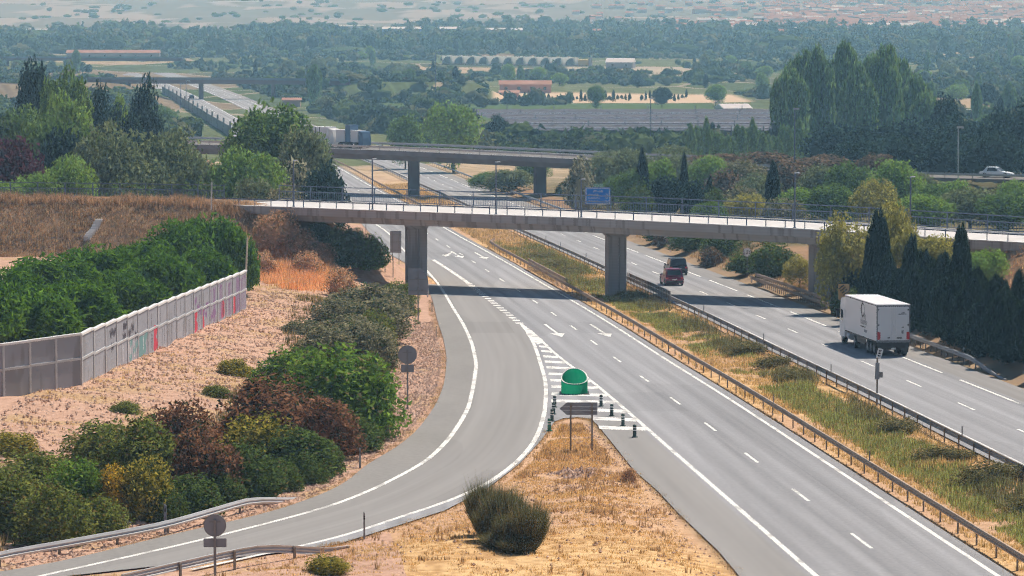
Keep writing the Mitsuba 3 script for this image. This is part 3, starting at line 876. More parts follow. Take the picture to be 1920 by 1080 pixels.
# grey portrait sign behind the left pier
y = 372.0
x, _, z0_ = at(742, y, 474)
z1_ = at(742, y, 433)[2]
t = thing('portrait_sign', 'back of a grey upright panel sign left of the pier under the near overpass', 'road sign')
part(t, 'panel', bx(x - .6, x + .6, y - .02, y + .02, z0_, z1_), 'mat_sign_back')
for f in (.12, .5, .85):
    part(t, 'stiffener', bx(x - .62, x + .62, y - .06, y - .023, z0_ + f * (z1_ - z0_) - .04, z0_ + f * (z1_ - z0_) + .04), 'mat_steel')
for s in (-.35, .35):
    part(t, 'post', bx(x + s - .04, x + s + .04, y - .12, y - .062, gz_(x, y) - .4, z1_ - .1), 'mat_steel')

# dark panel sign in front of the left pier
y = on_road(783, 606)[1].item()
x, _, zt = at(784, y, 503)
zb = at(784, y, 553)[2]
t = thing('panel_sign', 'back of a dark panel sign with clipped corner in front of the left pier', 'road sign')
pg = Polygon([(-.82, zb), (.78, zb), (.86, zb + .6), (.80, zt - .75), (.25, zt), (-.82, zt)])
m = trimesh.creation.extrude_polygon(pg, .04, engine='earcut')
m.apply_transform(trimesh.transformations.rotation_matrix(math.pi / 2, [1, 0, 0]))
m.apply_translation((x, y, 0))
part(t, 'panel', m, 'mat_sign_back')
for dz in (.35, 1.3):
    part(t, 'stiffener', bx(x - .76, x + .7, y - .09, y - .045, zb + dz - .04, zb + dz + .04), 'mat_steel')
part(t, 'post', bx(x - .05, x + .05, y - .17, y - .092, gz_(x, y) - .4, zt - .3), 'mat_steel')

# arrow-shaped direction sign on the nose, seen from behind
x0_, y, _ = hit(1090, 846)
t = thing('arrow_sign', 'back of a slatted arrow-shaped direction sign on two thin posts on the dry nose', 'road sign')
xa, xb = at(1070, y, 800)[0], at(1110, y, 800)[0]
zl, zh = at(1090, y, 778)[2], at(1090, y, 754)[2]
xl_, xm, xr = at(1049, y, 766)[0], at(1063, y, 766)[0], at(1120, y, 766)[0]
for k in range(3):
    a, b = zl + (zh - zl) * k / 3 + .008, zl + (zh - zl) * (k + 1) / 3 - .008
    tip = lambda z: xl_ + (xm - xl_) * abs(z - (zl + zh) / 2) / ((zh - zl) / 2)
    pg = Polygon([(tip(a), a), (xr, a), (xr, b), (tip(b), b)] if k != 1 else [(tip(a), a), (xr, a), (xr, b), (tip(b), b), (xl_, (a + b) / 2)])
    m = trimesh.creation.extrude_polygon(pg, .05, engine='earcut')
    m.apply_transform(trimesh.transformations.rotation_matrix(math.pi / 2, [1, 0, 0]))
    m.apply_translation((0, y, 0))
    part(t, 'slat', m, 'mat_sign_back')
for xx in (xa, xb):
    part(t, 'post', bx(xx - .045, xx + .045, y - .14, y - .055, gz_(xx, y) - .4, zh - .05), 'mat_post')

# green half barrel of the divergence beacon
xc, yc = (float(v) for v in on_road(1077, 738))
zc = float(zr(yc))
r = .845
th = np.linspace(0, 2 * np.pi, 49)[:-1]
topz = 1.0 + .42 * np.sin(th) + .10 * np.sin(th) ** 2


def shell(r0, r1, zt0, zb0, lip=0):
    ro, ri = np.stack([np.cos(th) * r0, np.sin(th) * r0], 1), np.stack([np.cos(th) * r1, np.sin(th) * r1], 1)
    v = np.vstack([np.column_stack([ro, zb0 + 0 * th]), np.column_stack([ro, zt0]), np.column_stack([ri, zt0]), np.column_stack([ri, zb0 + 0 * th])])
    n = len(th)
    i = np.arange(n)
    j = (i + 1) % n
    f = np.vstack([np.vstack([np.stack([a * n + i, a * n + j, b * n + j], 1), np.stack([a * n + i, b * n + j, b * n + i], 1)]) for a, b in ((0, 1), (1, 2), (2, 3), (3, 0))])
    m = trimesh.Trimesh(v + [xc, yc, zc], f, process=False)
    m.fix_normals()
    return m


t = thing('divergence_beacon', 'round green divergence beacon with slanting open top on the hatched nose', 'beacon')
bv = np.vstack([np.column_stack([np.cos(th) * r + xc, np.sin(th) * r + yc, zc + .05 + 0 * th]), np.column_stack([np.cos(th) * r + xc, np.sin(th) * r + yc, zc + topz])])
bi = np.arange(48)
bj = (bi + 1) % 48
part(t, 'body', trimesh.Trimesh(bv, np.vstack([np.stack([bi, bj, bj + 48], 1), np.stack([bi, bj + 48, bi + 48], 1)]), process=False), 'mat_green', smooth=True)
ringz = topz + .03
m = shell(r + .012, r - .055, ringz, 0)
m.vertices[:48, 2] = (topz + .002 + zc)
m.vertices[-48:, 2] = (topz + .002 + zc)
part(t, 'rim', m, 'mat_white', smooth=30)
part(t, 'base', bx(xc - .95, xc + .95, yc - .95, yc + .95, zc + .002, zc + .05), 'mat_black')

bol = [(1040, 764), (1038, 777), (1035, 790), (1030, 808), (1127, 762), (1147, 780), (1168, 799), (1190, 820)]
mb = cat_([trimesh.creation.cylinder(.10, .68, sections=14).apply_translation((0, 0, .34)), trimesh.creation.cylinder(.17, .04, sections=16).apply_translation((0, 0, .02))])
mt_ = trimesh.creation.icosphere(1, .10).apply_scale((1, 1, .35)).apply_translation((0, 0, .685))
mr = trimesh.creation.annulus(.098, .106, .06, sections=16)
paint('mat_bollard', (.015, .05, .045), .5)
paint('mat_bollard_green', (.01, .16, .09), .45)
B = {k: mikit.ply(m, mt) for k, m, mt in (('b', mb, 'mat_bollard'), ('g', mb, 'mat_bollard_green'), ('c', mt_, 'mat_bollard'), ('r', mr, 'mat_white'))}
names = ['farthest left', 'second left', 'third left', 'brighter green nearest left', 'farthest right', 'second right', 'third right', 'nearest right']
for k, (u, v) in enumerate(bol):
    x, y = (float(c) for c in on_road(u, v))
    t = thing('bollard', f'{names[k]} dark green flexible bollard at the edge of the hatched nose', 'bollard', 'bollards around the hatched nose')
    M = rigid(0, (x, y, float(zr(y)) + .002))
    again(t, 'tube', B['g' if k == 3 else 'b'], M)
    again(t, 'cap', B['c'], M)
    for h in (.40, .55):
        again(t, 'reflective_band', B['r'], rigid(0, (x, y, float(zr(y)) + h)))

# blue direction sign behind the near overpass
y = 372.0
x0_, _, zt = at(1097.5, y, 351.5)
x1_, _, zb = at(1144.5, y, 383)
t = thing('direction_sign', 'blue direction sign with white lettering and small green panel behind the overpass', 'road sign')
part(t, 'panel', bx(x0_, x1_, y, y + .06, zb, zt), 'mat_blue_sign')
fr = cat_([bx(x0_ + .04, x1_ - .04, y - .012, y - .003, z - .03, z + .03) for z in (zb + .07, zt - .07)] + [bx(xx - .03, xx + .03, y - .012, y - .003, zb + .04, zt - .04) for xx in (x0_ + .07, x1_ - .07)])
part(t, 'border', fr, 'mat_white')
xm, w = (x0_ + x1_) / 2, x1_ - x0_
h = zt - zb
for txt, fx, fz, hh in (('AP-68', .5, .72, .23), ('Agoncillo', .33, .52, .19), ('13', .86, .52, .19), ('Calahorra', .34, .33, .19), ('48', .85, .33, .19), ('Zaragoza', .32, .14, .19), ('167', .85, .14, .19)):
    m = letters(txt, hh)
    m.apply_translation((x0_ + fx * w, y - .003, zb + fz * h))
    part(t, 'lettering', m, 'mat_white')
xg0, _, zg1 = at(1113, y, 344.5)
xg1, _, zg0 = at(1131, y, 351)
part(t, 'green_panel', bx(xg0, xg1, y, y + .05, zg0 + .02, zg1), 'mat_green_sign')
part(t, 'green_border', cat_([bx(xg0 + .02, xg1 - .02, y - .01, y - .002, z - .015, z + .015) for z in (zg0 + .06, zg1 - .04)] + [bx(c - .015, c + .015, y - .01, y - .002, zg0 + .06, zg1 - .04) for c in (xg0 + .04, xg1 - .04)]), 'mat_white')
m = letters('E-804', .16)
m.apply_translation(((xg0 + xg1) / 2, y - .003, (zg0 + zg1) / 2 - .06))
part(t, 'lettering', m, 'mat_white')
for s in (.9,):
    xx = x0_ + s * w
    part(t, 'post', bx(xx - .08, xx + .08, y + .062, y + .22, gz_(xx, y) - .5, zt), 'mat_steel')

# speed limit sign
x, y, _ = at(1401, 352, 473)
z = at(1401, 352, 473)[2]
t = thing('speed_sign', 'round white speed limit sign reading 120 on the right verge under the overpass', 'road sign')
for r_, d_, nm, mt in ((.44, .0, 'disc', 'mat_white'),):
    m = trimesh.creation.cylinder(r_, .04, sections=36)
    m.apply_transform(trimesh.transformations.rotation_matrix(math.pi / 2, [1, 0, 0]))
    m.apply_translation((x, y, z))
    part(t, nm, m, mt, smooth=30)
m = trimesh.creation.annulus(.385, .45, .05, sections=36)
m.apply_transform(trimesh.transformations.rotation_matrix(math.pi / 2, [1, 0, 0]))
m.apply_translation((x, y - .01, z))
paint('mat_grey_ring', (.70, .60, .60), .5)
part(t, 'ring', m, 'mat_grey_ring', smooth=30)
m = letters('120', .36, bold=True)
m.apply_translation((x, y - .04, z - .18))
part(t, 'lettering', m, 'mat_black')
part(t, 'post', bx(x - .04, x + .04, y + .022, y + .1, gz_(x, y) - .4, z + .3), 'mat_steel')

# yellow sign beyond the lorry
x, y, z = at(1582, 286, 545)
t = thing('yellow_sign', 'square yellow sign with dark slanting marks half hidden behind the lorry', 'road sign')
paint('mat_yellow_sign', (.55, .33, .12), .6)
part(t, 'panel', bx(x - .46, x + .46, y, y + .05, z - .75, z + .55), 'mat_yellow_sign')
mk = [turned(bx(-.05, .05, -.006, 0, -.28, .28), 0, (0, 0, 0)) for _ in range(4)]
for k, m in enumerate(mk):
    m.apply_transform(trimesh.transformations.rotation_matrix(.9, [0, 1, 0]))
    m.apply_translation((x - .2 + .13 * k, y - .002, z + .3 - .17 * k))
part(t, 'dark_mark', cat_(mk), 'mat_black')
part(t, 'post', bx(x - .04, x + .04, y + .052, y + .13, gz_(x, y) - .3, z + .4), 'mat_steel')

# kilometre plate with box on a post in the central reserve
x, y, zb = hit(1645, 762)
x, _, zt = at(1645, y, 670)
t = thing('kilometre_post', 'tilted white plate and grey box on a post beside the dark guardrail', 'road sign')
part(t, 'post', bx(x - .05, x + .05, y - .05, y + .05, zb - .4, zt), 'mat_post')
m = bx(-.16, .16, -.03, .0, -.30, .30)
m.apply_transform(trimesh.transformations.rotation_matrix(math.radians(16), [0, 1, 0]))
m.apply_transform(trimesh.transformations.rotation_matrix(math.radians(-16), [1, 0, 0]))
m.apply_translation((x + .13, y - .06, zt + .25))
part(t, 'plate', m, 'mat_white')
mm = cat_([bx(-.075, .075, -.036, -.031, a - .045, a + .045) for a in (-.16, .0, .16)])
mm.apply_transform(trimesh.transformations.rotation_matrix(math.radians(16), [0, 1, 0]))
mm.apply_transform(trimesh.transformations.rotation_matrix(math.radians(-16), [1, 0, 0]))
mm.apply_translation((x + .13, y - .06, zt + .25))
part(t, 'dark_mark', mm, 'mat_black')
zq = at(1645, y, 700)[2]
part(t, 'housing', frustum((x - .15, x + .12, y - .2, y - .052), zq - .35, (x - .12, x + .12, y - .17, y - .052), zq + .65), 'mat_sign_back')
part(t, 'box', bx(x + .13, x + .33, y - .16, y - .02, zq - .25, zq + .1), 'mat_steel')

# delineator posts
for u, v, h, w, mt, lab in ((1257, 472, .95, .12, 'mat_white', 'white delineator post at the right verge beyond the two cars'), (1432, 537, .95, .12, 'mat_cream', 'pale delineator post at the right verge near the bridge shadow'),
                            (1808, 678, 1.0, .13, 'mat_white', 'white delineator post in front of the dark cypresses'), (310, 999, 1.25, .11, 'mat_sign_back', 'grey delineator post behind the outer slip road guardrail'),
                            (802, 557, 1.35, .14, 'mat_white', 'white delineator post beside the dark panel sign'), (675, 878, 1.05, .10, 'mat_far_wall', 'grey delineator post on the gravel by the shrubs'),
                            (683, 1012, 1.2, .08, 'mat_far_wall', 'thin grey delineator post on the inner edge of the slip road'), (818, 632, .9, .06, 'mat_post', 'thin dark delineator post at the pavement edge left of the slip road'),
                            (810, 585, .9, .10, 'mat_cream', 'small pale delineator post behind the thin dark one'), (1310, 600, .9, .12, 'mat_cream', 'pale leaning delineator post against the dark guardrail')):
    x, y, z = hit(u, v)
    t = thing('delineator_post', lab, 'delineator')
    part(t, 'post', hull([(x + a * w / 2, y + b * w / 3, z + c) for a in (-1, 1) for b in (-1, 1) for c in (-.2, h - .03 - .04 * a)]), mt)
    part(t, 'reflector', bx(x - w * .28, x + w * .28, y - w / 3 - .012, y - w / 3 - .002, z + h * .72, z + h * .86), 'mat_black' if mt != 'mat_post' else 'mat_white')
for k, (yq, d) in enumerate(((228, 11.9), (258, 11.9), (292, 11.9), (185, 11.9), (380, 11.9), (405, 11.9), (420, 11.9), (172, 4.7), (205, 4.7))):
    x = float(off(yq, d))
    t = thing('guardrail_marker', f'small dark marker standing on the {"dark" if d > 8 else "brown"} guardrail, {["first", "second", "third", "fourth", "fifth", "sixth", "seventh", "eighth", "ninth"][k]} of nine', 'reflector', 'markers on the guardrails')
    part(t, 'stem', bx(x - .03, x + .03, yq - .03, yq + .03, float(zr(yq)) + .752, float(zr(yq)) + 1.25), 'mat_steel')

# lamp posts on the near overpass
for k, (u, h) in enumerate(((550, 4.6), (698, 5.0), (930, 5.0), (1090, 3.6), (1491, 5.0), (1708, 5.2))):
    kx = (u - 960) / FOCAL
    x = 0.0
    for _ in range(20):
        x = kx * (b1(x) - N1[1] * 5.1) + N1[0] * 0
    yb = b1(x) - 6.2
    x = kx * yb
    c = np.array([x, yb, float(np.interp(x + 3, *Z1)) + .1])
    t = thing('lamp_post', f'dark slender lamp post on the near overpass, {["first", "second", "third", "fourth", "fifth", "sixth"][k]} from the left', 'street lamp', 'lamp posts along the near overpass')
    part(t, 'pole', tube(c, c + [0, 0, h], .085, .06), 'mat_dark_steel')
    part(t, 'base', bx(c[0] - .13, c[0] + .13, c[1] - .13, c[1] + .13, c[2] - .25, c[2] + .12), 'mat_dark_steel')
    hd = part(t, 'lamp_head', hull([(c[0] + a, c[1] + b, c[2] + h + z) for a, b, z in ((-.05, -.1, 0), (-.05, .1, 0), (.42, -.12, .05), (.42, .12, .05), (-.05, 0, .12), (.4, 0, .14))]), 'mat_galv')
for u, y, v0, v1, lab in ((817, 1290, 203, 98, 'tall floodlight mast in the middle of the plain'), (1797, 470, 322, 240, 'pale lamp post beside the side road with the pale car'), (1220, 800, 250, 185, 'thin lamp post by the netted orchard'),
                          (1315, 520, 350, 299, 'brown lamp post among the shrubs right of the blue sign'), (1490, 520, 300, 205, 'dark lamp post in front of the poplar edge'), (349, 1340, 190, 152, 'mast in front of the distant rusty overpass'), (338, 1250, 232, 158, 'thin mast at the distant motorway')):
    b, tpt = np.array(at(u, y, v0)), np.array(at(u, y, v1))
    b[2] = min(b[2], gz_(b[0], b[1])) - .2
    t = thing('light_mast', lab, 'street lamp')
    part(t, 'pole', tube(b, tpt, .14 if y > 1000 else .10, .08), 'mat_dark_steel' if u != 1797 else 'mat_galv')
    part(t, 'lamp_head', bx(tpt[0] - .2, tpt[0] + (1.6 if y > 1000 else .7), tpt[1] - .2, tpt[1] + .2, tpt[2] - .05, tpt[2] + .2), 'mat_galv')
x, y, z = at(396, 345, 383)
put('marker_pole', tube((x, y, z - .6), np.array(at(397, 345, 341)), .07, .05), 'mat_white', 'short white pole on the dry bank left of the near overpass', 'pole')
# thin fence posts left of the pier under the overpass
for u, v0, v1 in ((686, 452, 398), (694, 460, 440), (699, 464, 444), (722, 512, 470), (737, 520, 480)):
    x, y, z = hit(u, v0)
    tp = np.array(at(u, y, v1))
    put('stake', tube((x, y, z - .3), tp, .05, .04), 'mat_post', 'thin dark stakes in the dry grass left of the pier', 'stake', 'stakes left of the pier')

# fence along the road on the dry bank
fp = np.array([(-30, b1(-30) + 5.2, D1Z - .15), (-42, 365.0, -1.8), (-62, 368.2, -1.8), (-80, 369.5, -1.8)])
t = thing('bank_fence', 'dark bar fence along the road on the dry bank at the left', 'fence')
for z0_, z1_ in ((.1, .16), (.95, 1.02), (1.5, 1.57)):
    part(t, 'rail', sweep(fp, [(-.03, z0_), (.03, z0_), (.03, z1_), (-.03, z1_)]), 'mat_dark_steel')
fs_ = np.arange(0, 50, .16)
fl = np.concatenate([[0], np.cumsum(np.hypot(*np.diff(fp[:, :2], axis=0).T))])
part(t, 'bars', cat_([bx(a_ - .02, a_ + .02, b_ - .02, b_ + .02, c_ + .1, c_ + 1.0) for a_, b_, c_ in zip(*(np.interp(fs_, fl, fp[:, q_]) for q_ in range(3)))]), 'mat_dark_steel', kind='stuff')
post = mikit.ply(bx(-.05, .05, -.05, .05, -.3, 1.6), 'mat_dark_steel')
for s in np.arange(0, 50, 3.):
    again(t, 'post', post, rigid(0, tuple(float(np.interp(s, fl, fp[:, q_])) for q_ in range(3))))

# stepped drain on the dry bank
x0_, y0_, z0_ = hit(187, 414)
x1_, y1_, z1_ = hit(163, 447)
t = thing('drain_channel', 'pale stepped concrete drain running down the dry bank', 'drain')
n = 9
for k in range(n):
    f0 = (k + .5) / n
    x, y = x0_ + (x1_ - x0_) * f0, y0_ + (y1_ - y0_) * f0
    z = gz_(x, y)
    part(t, 'step', bx(x - .35, x + .35, y - .55, y + .55, z - .3, z + .16), 'mat_deck')
# ---------------------------------------------------------------- vehicles (built facing +y, then turned into their lane)
def ext_x(poly, w):
    """Side profile of (y, z) points extruded over the width w, centred."""
    m = trimesh.creation.extrude_polygon(poly, w, engine='earcut')
    m.apply_transform(np.array([[0, 0, 1, -w / 2], [1, 0, 0, 0], [0, 1, 0, 0], [0, 0, 0, 1.]]))
    m.fix_normals()
    return m


def wheel(t, x, y, r, w, name='wheel', place=None):
    m = trimesh.creation.cylinder(r, w, sections=28)
    h = trimesh.creation.cylinder(r * .58, w + .03, sections=20)
    for q_ in (m, h):
        q_.apply_transform(trimesh.transformations.rotation_matrix(math.pi / 2, [0, 1, 0]))
        q_.apply_translation((x, y, r))
    k = part(t, name, place(m), 'mat_rubber', smooth=40)
    part(k, 'rim', place(h), 'mat_steel', smooth=40)


# lorry: white box trailer seen from behind
xq, yq = at(1676.5, 251.5)[0], 251.5
yaw = lane_yaw(yq) + .012
zq, gr_ = float(zr(yq)), -(float(zr(yq + 10)) - float(zr(yq))) / 10


def lorry_place(m):
    m = m.copy()
    m.apply_transform(trimesh.transformations.rotation_matrix(-math.atan(gr_), [1, 0, 0]))
    return turned(m, yaw, (xq, yq, zq + .01))


t = thing('box_lorry', 'white box lorry seen from behind in the right lane of the far carriageway', 'lorry')
W2, LB, ZB, ZT = 1.24, 12.6, 1.12, 3.78
part(t, 'cargo_box', lorry_place(bx(-W2, W2, .08, LB, ZB, ZT - .05)), 'mat_truck_side')
part(t, 'roof', lorry_place(bx(-W2 - .02, W2 + .02, .02, LB + .02, ZT - .048, ZT + .02)), 'mat_truck_roof')
part(t, 'side_rail', lorry_place(cat_([bx(s * W2 - .02, s * W2 + .02, .03, LB, ZB - .10, ZB - .003) for s in (-1, 1)] + [bx(s * (W2 + .004) - .015, s * (W2 + .004) + .015, .02, LB, ZT - .10, ZT - .05) for s in (-1, 1)])), 'mat_black')
for s, nm in ((-1, 'left'), (1, 'right')):
    d = part(t, 'rear_door', lorry_place(bx(s * .62 - .56, s * .62 + .56, .03, .078, ZB + .06, ZT - .16)), 'mat_door_panel')
    part(d, 'locking_bar', lorry_place(cat_([tube((s * c, .0, ZB + .05), (s * c, .0, ZT - .15), .022) for c in (.10, .20)])), 'mat_white')
    part(d, 'hinge', lorry_place(cat_([bx(s * 1.12 - .08, s * 1.12 + .08, .005, .028, z - .05, z + .05) for z in (1.5, 2.3, 3.4)])), 'mat_black')
    part(t, 'tail_light', lorry_place(bx(s * 1.08 - .11, s * 1.08 + .11, -.03, .0, ZB + .12, ZB + .66)), 'mat_lamp_red')
    part(t, 'corner_post', lorry_place(bx(s * (W2 - .045) - .045, s * (W2 - .045) + .045, .0, .079, ZB - .1, ZT - .05)), 'mat_steel')
part(t, 'rear_frame', lorry_place(cat_([bx(-W2 + .09, W2 - .09, .01, .079, ZT - .155, ZT - .05), bx(-W2 + .09, W2 - .09, .01, .079, ZB - .1, ZB + .055)])), 'mat_steel')
part(t, 'small_notice', lorry_place(cat_([bx(.35, .95, .022, .029, 3.05, 3.11), bx(.55, .85, .022, .029, 3.13, 3.2), bx(.62, .78, .022, .029, 2.08, 2.16), bx(.6, .76, .022, .029, 1.66, 1.9), bx(.25, .66, .022, .029, 1.28, 1.42), bx(-.42, -.24, .022, .029, 1.30, 1.42)])), 'mat_steel')
part(t, 'bumper', lorry_place(bx(-1.15, 1.15, .1, .3, .48, .66)), 'mat_black')
part(t, 'chassis', lorry_place(bx(-.5, .5, .3, LB + 1.2, .72, ZB - .11)), 'mat_black')
part(t, 'rear_panel', lorry_place(bx(-1.2, 1.2, .1, .16, .66, ZB - .105)), 'mat_black')
part(t, 'number_plate', lorry_place(bx(-.16, .2, .06, .098, .5, .62)), 'mat_white')
for s in (-1, 1):
    part(t, 'mudflap', lorry_place(bx(s * .98 - .2, s * .98 + .2, .36, .4, .28, .85)), 'mat_black')
    for y in (1.2, 2.5, 3.8, 8.9, LB + 1.35):
        wheel(t, s * 1.02, y, .5, .34, place=lorry_place)
    part(t, 'side_guard', lorry_place(bx(s * 1.15 - .02, s * 1.15 + .02, 4.7, 8.1, .55, .95)), 'mat_black')
cab = ext_x(Polygon([(LB + .35, .55), (LB + 2.45, .55), (LB + 2.5, 1.6), (LB + 2.25, 2.75), (LB + 1.9, 3.45), (LB + .35, 3.6)]), 2.42)
part(t, 'cab', lorry_place(cab), 'mat_truck_roof')
for s in (-1, 1):
    part(t, 'side_window', lorry_place(bx(s * 1.215 - .005, s * 1.215 + .005, LB + 1.0, LB + 2.1, 1.75, 2.6)), 'mat_glass')
    part(t, 'mirror', lorry_place(bx(s * 1.42 - .12, s * 1.42 + .12, LB + 2.1, LB + 2.2, 1.9, 2.6)), 'mat_black')
part(t, 'fuel_tank', lorry_place(tube((-1.0, LB - 1.8, .72), (-1.0, LB - .7, .72), .28, n=14)), 'mat_galv')
# lettering and emblem on the left side: emblem above, one line of letters, two thin lines


def on_left(m, y, z):
    m = m.copy()
    m.apply_transform(trimesh.transformations.rotation_matrix(-math.pi / 2, [0, 0, 1]))
    m.apply_translation((-W2 - .004, y, z))
    return lorry_place(m)


m = letters('Bullonera', .42, bold=True)
part(t, 'lettering', on_left(m, 4.9, 2.02), 'mat_steel')
part(t, 'lettering_rule', on_left(bx(-1.25, .65, -.004, .004, 0, .09), 5.0, 1.80), 'mat_black')
part(t, 'lettering_rule', on_left(bx(.1, 1.35, -.004, .004, -.32, -.12), 5.0, 1.80), 'mat_sign_back')
ring = shapely.affinity.scale(shapely.Point(0, 0).buffer(1, quad_segs=16), .72, .56).difference(shapely.affinity.scale(shapely.Point(.1, .02).buffer(1, quad_segs=16), .50, .42))
tail = LineString([(.35, -.35), (.62, -.2), (.8, -.48), (1.05, -.62)]).buffer(.09)
em = unary_union([ring, tail, shapely.Point(.98, -.42).buffer(.1)])
ms = []
for g in getattr(em, 'geoms', [em]):
    q_ = trimesh.creation.extrude_polygon(g, .006, engine='earcut')
    q_.apply_transform(trimesh.transformations.rotation_matrix(math.pi / 2, [1, 0, 0]))
    ms.append(q_)
part(t, 'emblem', on_left(cat_(ms), 5.4, 3.08), 'mat_black')


def car(name, label, x, y, z, yaw, w, h, ln, mat, tall=False, pitch=0.0, boot=0.0):
    def place(m):
        m = m.copy()
        m.apply_transform(trimesh.transformations.rotation_matrix(pitch, [1, 0, 0]))
        return turned(m, yaw, (x, y, z + .005))
    t = thing(name, label, 'car')
    hb = h * .56
    low = Polygon([(.02, .32), (.10, .22), (ln - .12, .22), (ln, .36), (ln - .02, hb * .78), (ln - .95, hb), (.06, hb), (.0, hb * .72)]).buffer(-.04).buffer(.04, quad_segs=3)
    body = ext_x(low, w)
    # barrel the flanks a little
    v = body.vertices
    v[:, 0] *= 1 - .06 * np.clip((v[:, 2] - hb * .7) / (hb * .3), 0, 1) - .05 * np.clip((.45 - v[:, 2]) / .25, 0, 1)
    part(t, 'body', place(body), mat, smooth=30)
    cab = frustum((-w * .46, w * .46, .10 + boot * .6, ln * .66 + boot * .5), hb - .02, (-w * .385, w * .385, (.42 if not tall else .24) + boot, ln * .50), h)
    part(t, 'cabin', place(cab), mat, smooth=20)
    part(t, 'roof', place(hull([(a * w * .385, (.42 if not tall else .25) + boot, h) for a in (-1, 1)] + [(a * w * .385, ln * .5, h) for a in (-1, 1)] + [(a * w * .34, (.5 if not tall else .33) + boot, h + .035) for a in (-1, 1)] + [(a * w * .34, ln * .47, h + .035) for a in (-1, 1)])), mat)
    y0, y1 = .10 + boot * .6, (.42 if not tall else .24) + boot
    f = lambda k: y0 + (y1 - y0) * k
    zc = lambda k: hb + (h - hb) * k
    part(t, 'rear_window', place(hull([(a * w * (.46 - .075 * k) * .86, f(k) - .012, zc(k)) for a in (-1, 1) for k in (.18, .88)] + [(a * w * (.46 - .075 * k) * .86, f(k) + .02, zc(k)) for a in (-1, 1) for k in (.18, .88)])), 'mat_glass')
    g0, g1 = ln * .66 + boot * .5, ln * .5
    part(t, 'windscreen', place(hull([(a * w * (.46 - .075 * k) * .86, g0 + (g1 - g0) * k + s, zc(k)) for a in (-1, 1) for k in (.15, .9) for s in (-.02, .012)])), 'mat_glass')
    for a in (-1, 1):
        part(t, 'side_window', place(hull([(a * (w * (.46 - .075 * k) + s), yy + (.1 if k > .5 and yy < 1.9 else 0) - (.35 if k > .5 and yy > 1.9 else 0), zc(k)) for k in (.15, .85) for yy in (.55 + boot, ln * .58) for s in (-.02, .01)])), 'mat_glass')
        part(t, 'tail_light', place(bx(a * w * .40 - .12, a * w * .40 + .12, -.015, .06, hb * .74, hb * .92)), 'mat_lamp_red')
        part(t, 'headlight', place(bx(a * w * .38 - .16, a * w * .38 + .16, ln - .10, ln + .005, hb * .6, hb * .74)), 'mat_glass')
        part(t, 'mirror', place(bx(a * (w / 2 + .09) - .09, a * (w / 2 + .09) + .09, ln * .56, ln * .56 + .12, hb, hb + .15)), mat)
        for yy in (.80, ln - .85):
            wheel(t, a * (w / 2 - .10), yy, .34, .22, place=place)
    part(t, 'bumper', place(bx(-w * .45, w * .45, -.03, .06, .30, .50)), 'mat_black')
    part(t, 'number_plate', place(bx(-.26, .26, -.022, -.004, hb * .62, hb * .62 + .11)), 'mat_white')
    part(t, 'rear_wiper_sill', place(bx(-w * .3, w * .3, .0, .10, hb + .004, hb + .03)), 'mat_black')
    return t


yq = 341.0
car('red_car', 'dark red hatchback seen from behind, driving under the overpass', at(1265, yq)[0], yq, float(zr(yq)), lane_yaw(yq), 1.86, 1.62, 4.3, 'mat_red_car', pitch=-.022)
yq = 359.0
car('dark_car', 'black tall car driving just ahead of the dark red one', at(1272.5, yq)[0], yq, float(zr(yq)), lane_yaw(yq), 1.95, 1.72, 4.5, 'mat_dark_car', True, pitch=-.02)
c = np.array(w2)
x, y, z = 65.4, 483.0, -5.62
car('pale_car', 'pale silver car seen from the side on the side road at the right', x, y, z, math.atan2(-.89, -.42), 1.8, 1.45, 4.6, 'mat_silver_car', boot=.55)
yq = 1395.0
car('distant_dark_car', 'tiny dark car on the distant bend of the motorway', at(362, yq)[0], yq, float(zr(yq)), lane_yaw(yq), 1.9, 1.7, 4.4, 'mat_dark_car', True)


def trailer(name, label, u0, u1, s, boxm, y_off):
    x0 = x1 = -30.0
    for _ in range(12):
        x0, x1 = at(u0, b2(x0) + N1[1] * y_off, 250)[0] - N1[0] * y_off, at(u1, b2(x1) + N1[1] * y_off, 250)[0] - N1[0] * y_off
    xm = (x0 + x1) / 2
    z = float(np.interp(xm, *Z2)) + .03
    yaw = math.atan2(E1[1], E1[0]) - math.pi / 2
    ln = (x1 - x0) / .842
    place = lambda m: turned(m, yaw, (x0 + N1[0] * y_off, b2(x0) + N1[1] * y_off, z))
    t = thing(name, label, 'lorry')
    return t, place, ln


t, place, ln = trailer('silver_lorry', 'pale silver box lorry on the far overpass, left of the blue one', 592, 633, 1, 'mat_silver_car', 1.8)
part(t, 'cargo_box', place(bx(-1.25, 1.25, .0, ln * .74, 1.0, 3.45)), 'mat_door_panel')
for f in (.25, .5):
    part(t, 'side_rib', place(bx(1.252, 1.30, ln * .74 * f - .08, ln * .74 * f + .08, 1.0, 3.45)), 'mat_steel')
part(t, 'cab', place(ext_x(Polygon([(ln * .77, .5), (ln, .5), (ln, 1.7), (ln * .95, 3.0), (ln * .77, 3.2)]), 2.4)), 'mat_white')
for yy in (.8, ln * .6, ln * .88):
    for s in (-1, 1):
        wheel(t, s * 1.0, yy, .48, .3, place=place)
t, place, ln = trailer('blue_lorry', 'blue-grey lorry with tall load on the far overpass', 638, 688, 1, 'mat_blue_steel', 1.8)
part(t, 'cargo_box', place(bx(-1.25, 1.25, .0, ln * .32, 1.0, 3.1)), 'mat_door_panel')
part(t, 'tall_load', place(bx(-1.2, 1.2, ln * .34, ln * .52, 1.0, 3.9)), 'mat_blue_steel')
part(t, 'cargo_box', place(bx(-1.25, 1.25, ln * .54, ln * .80, 1.0, 3.0)), 'mat_door_panel')
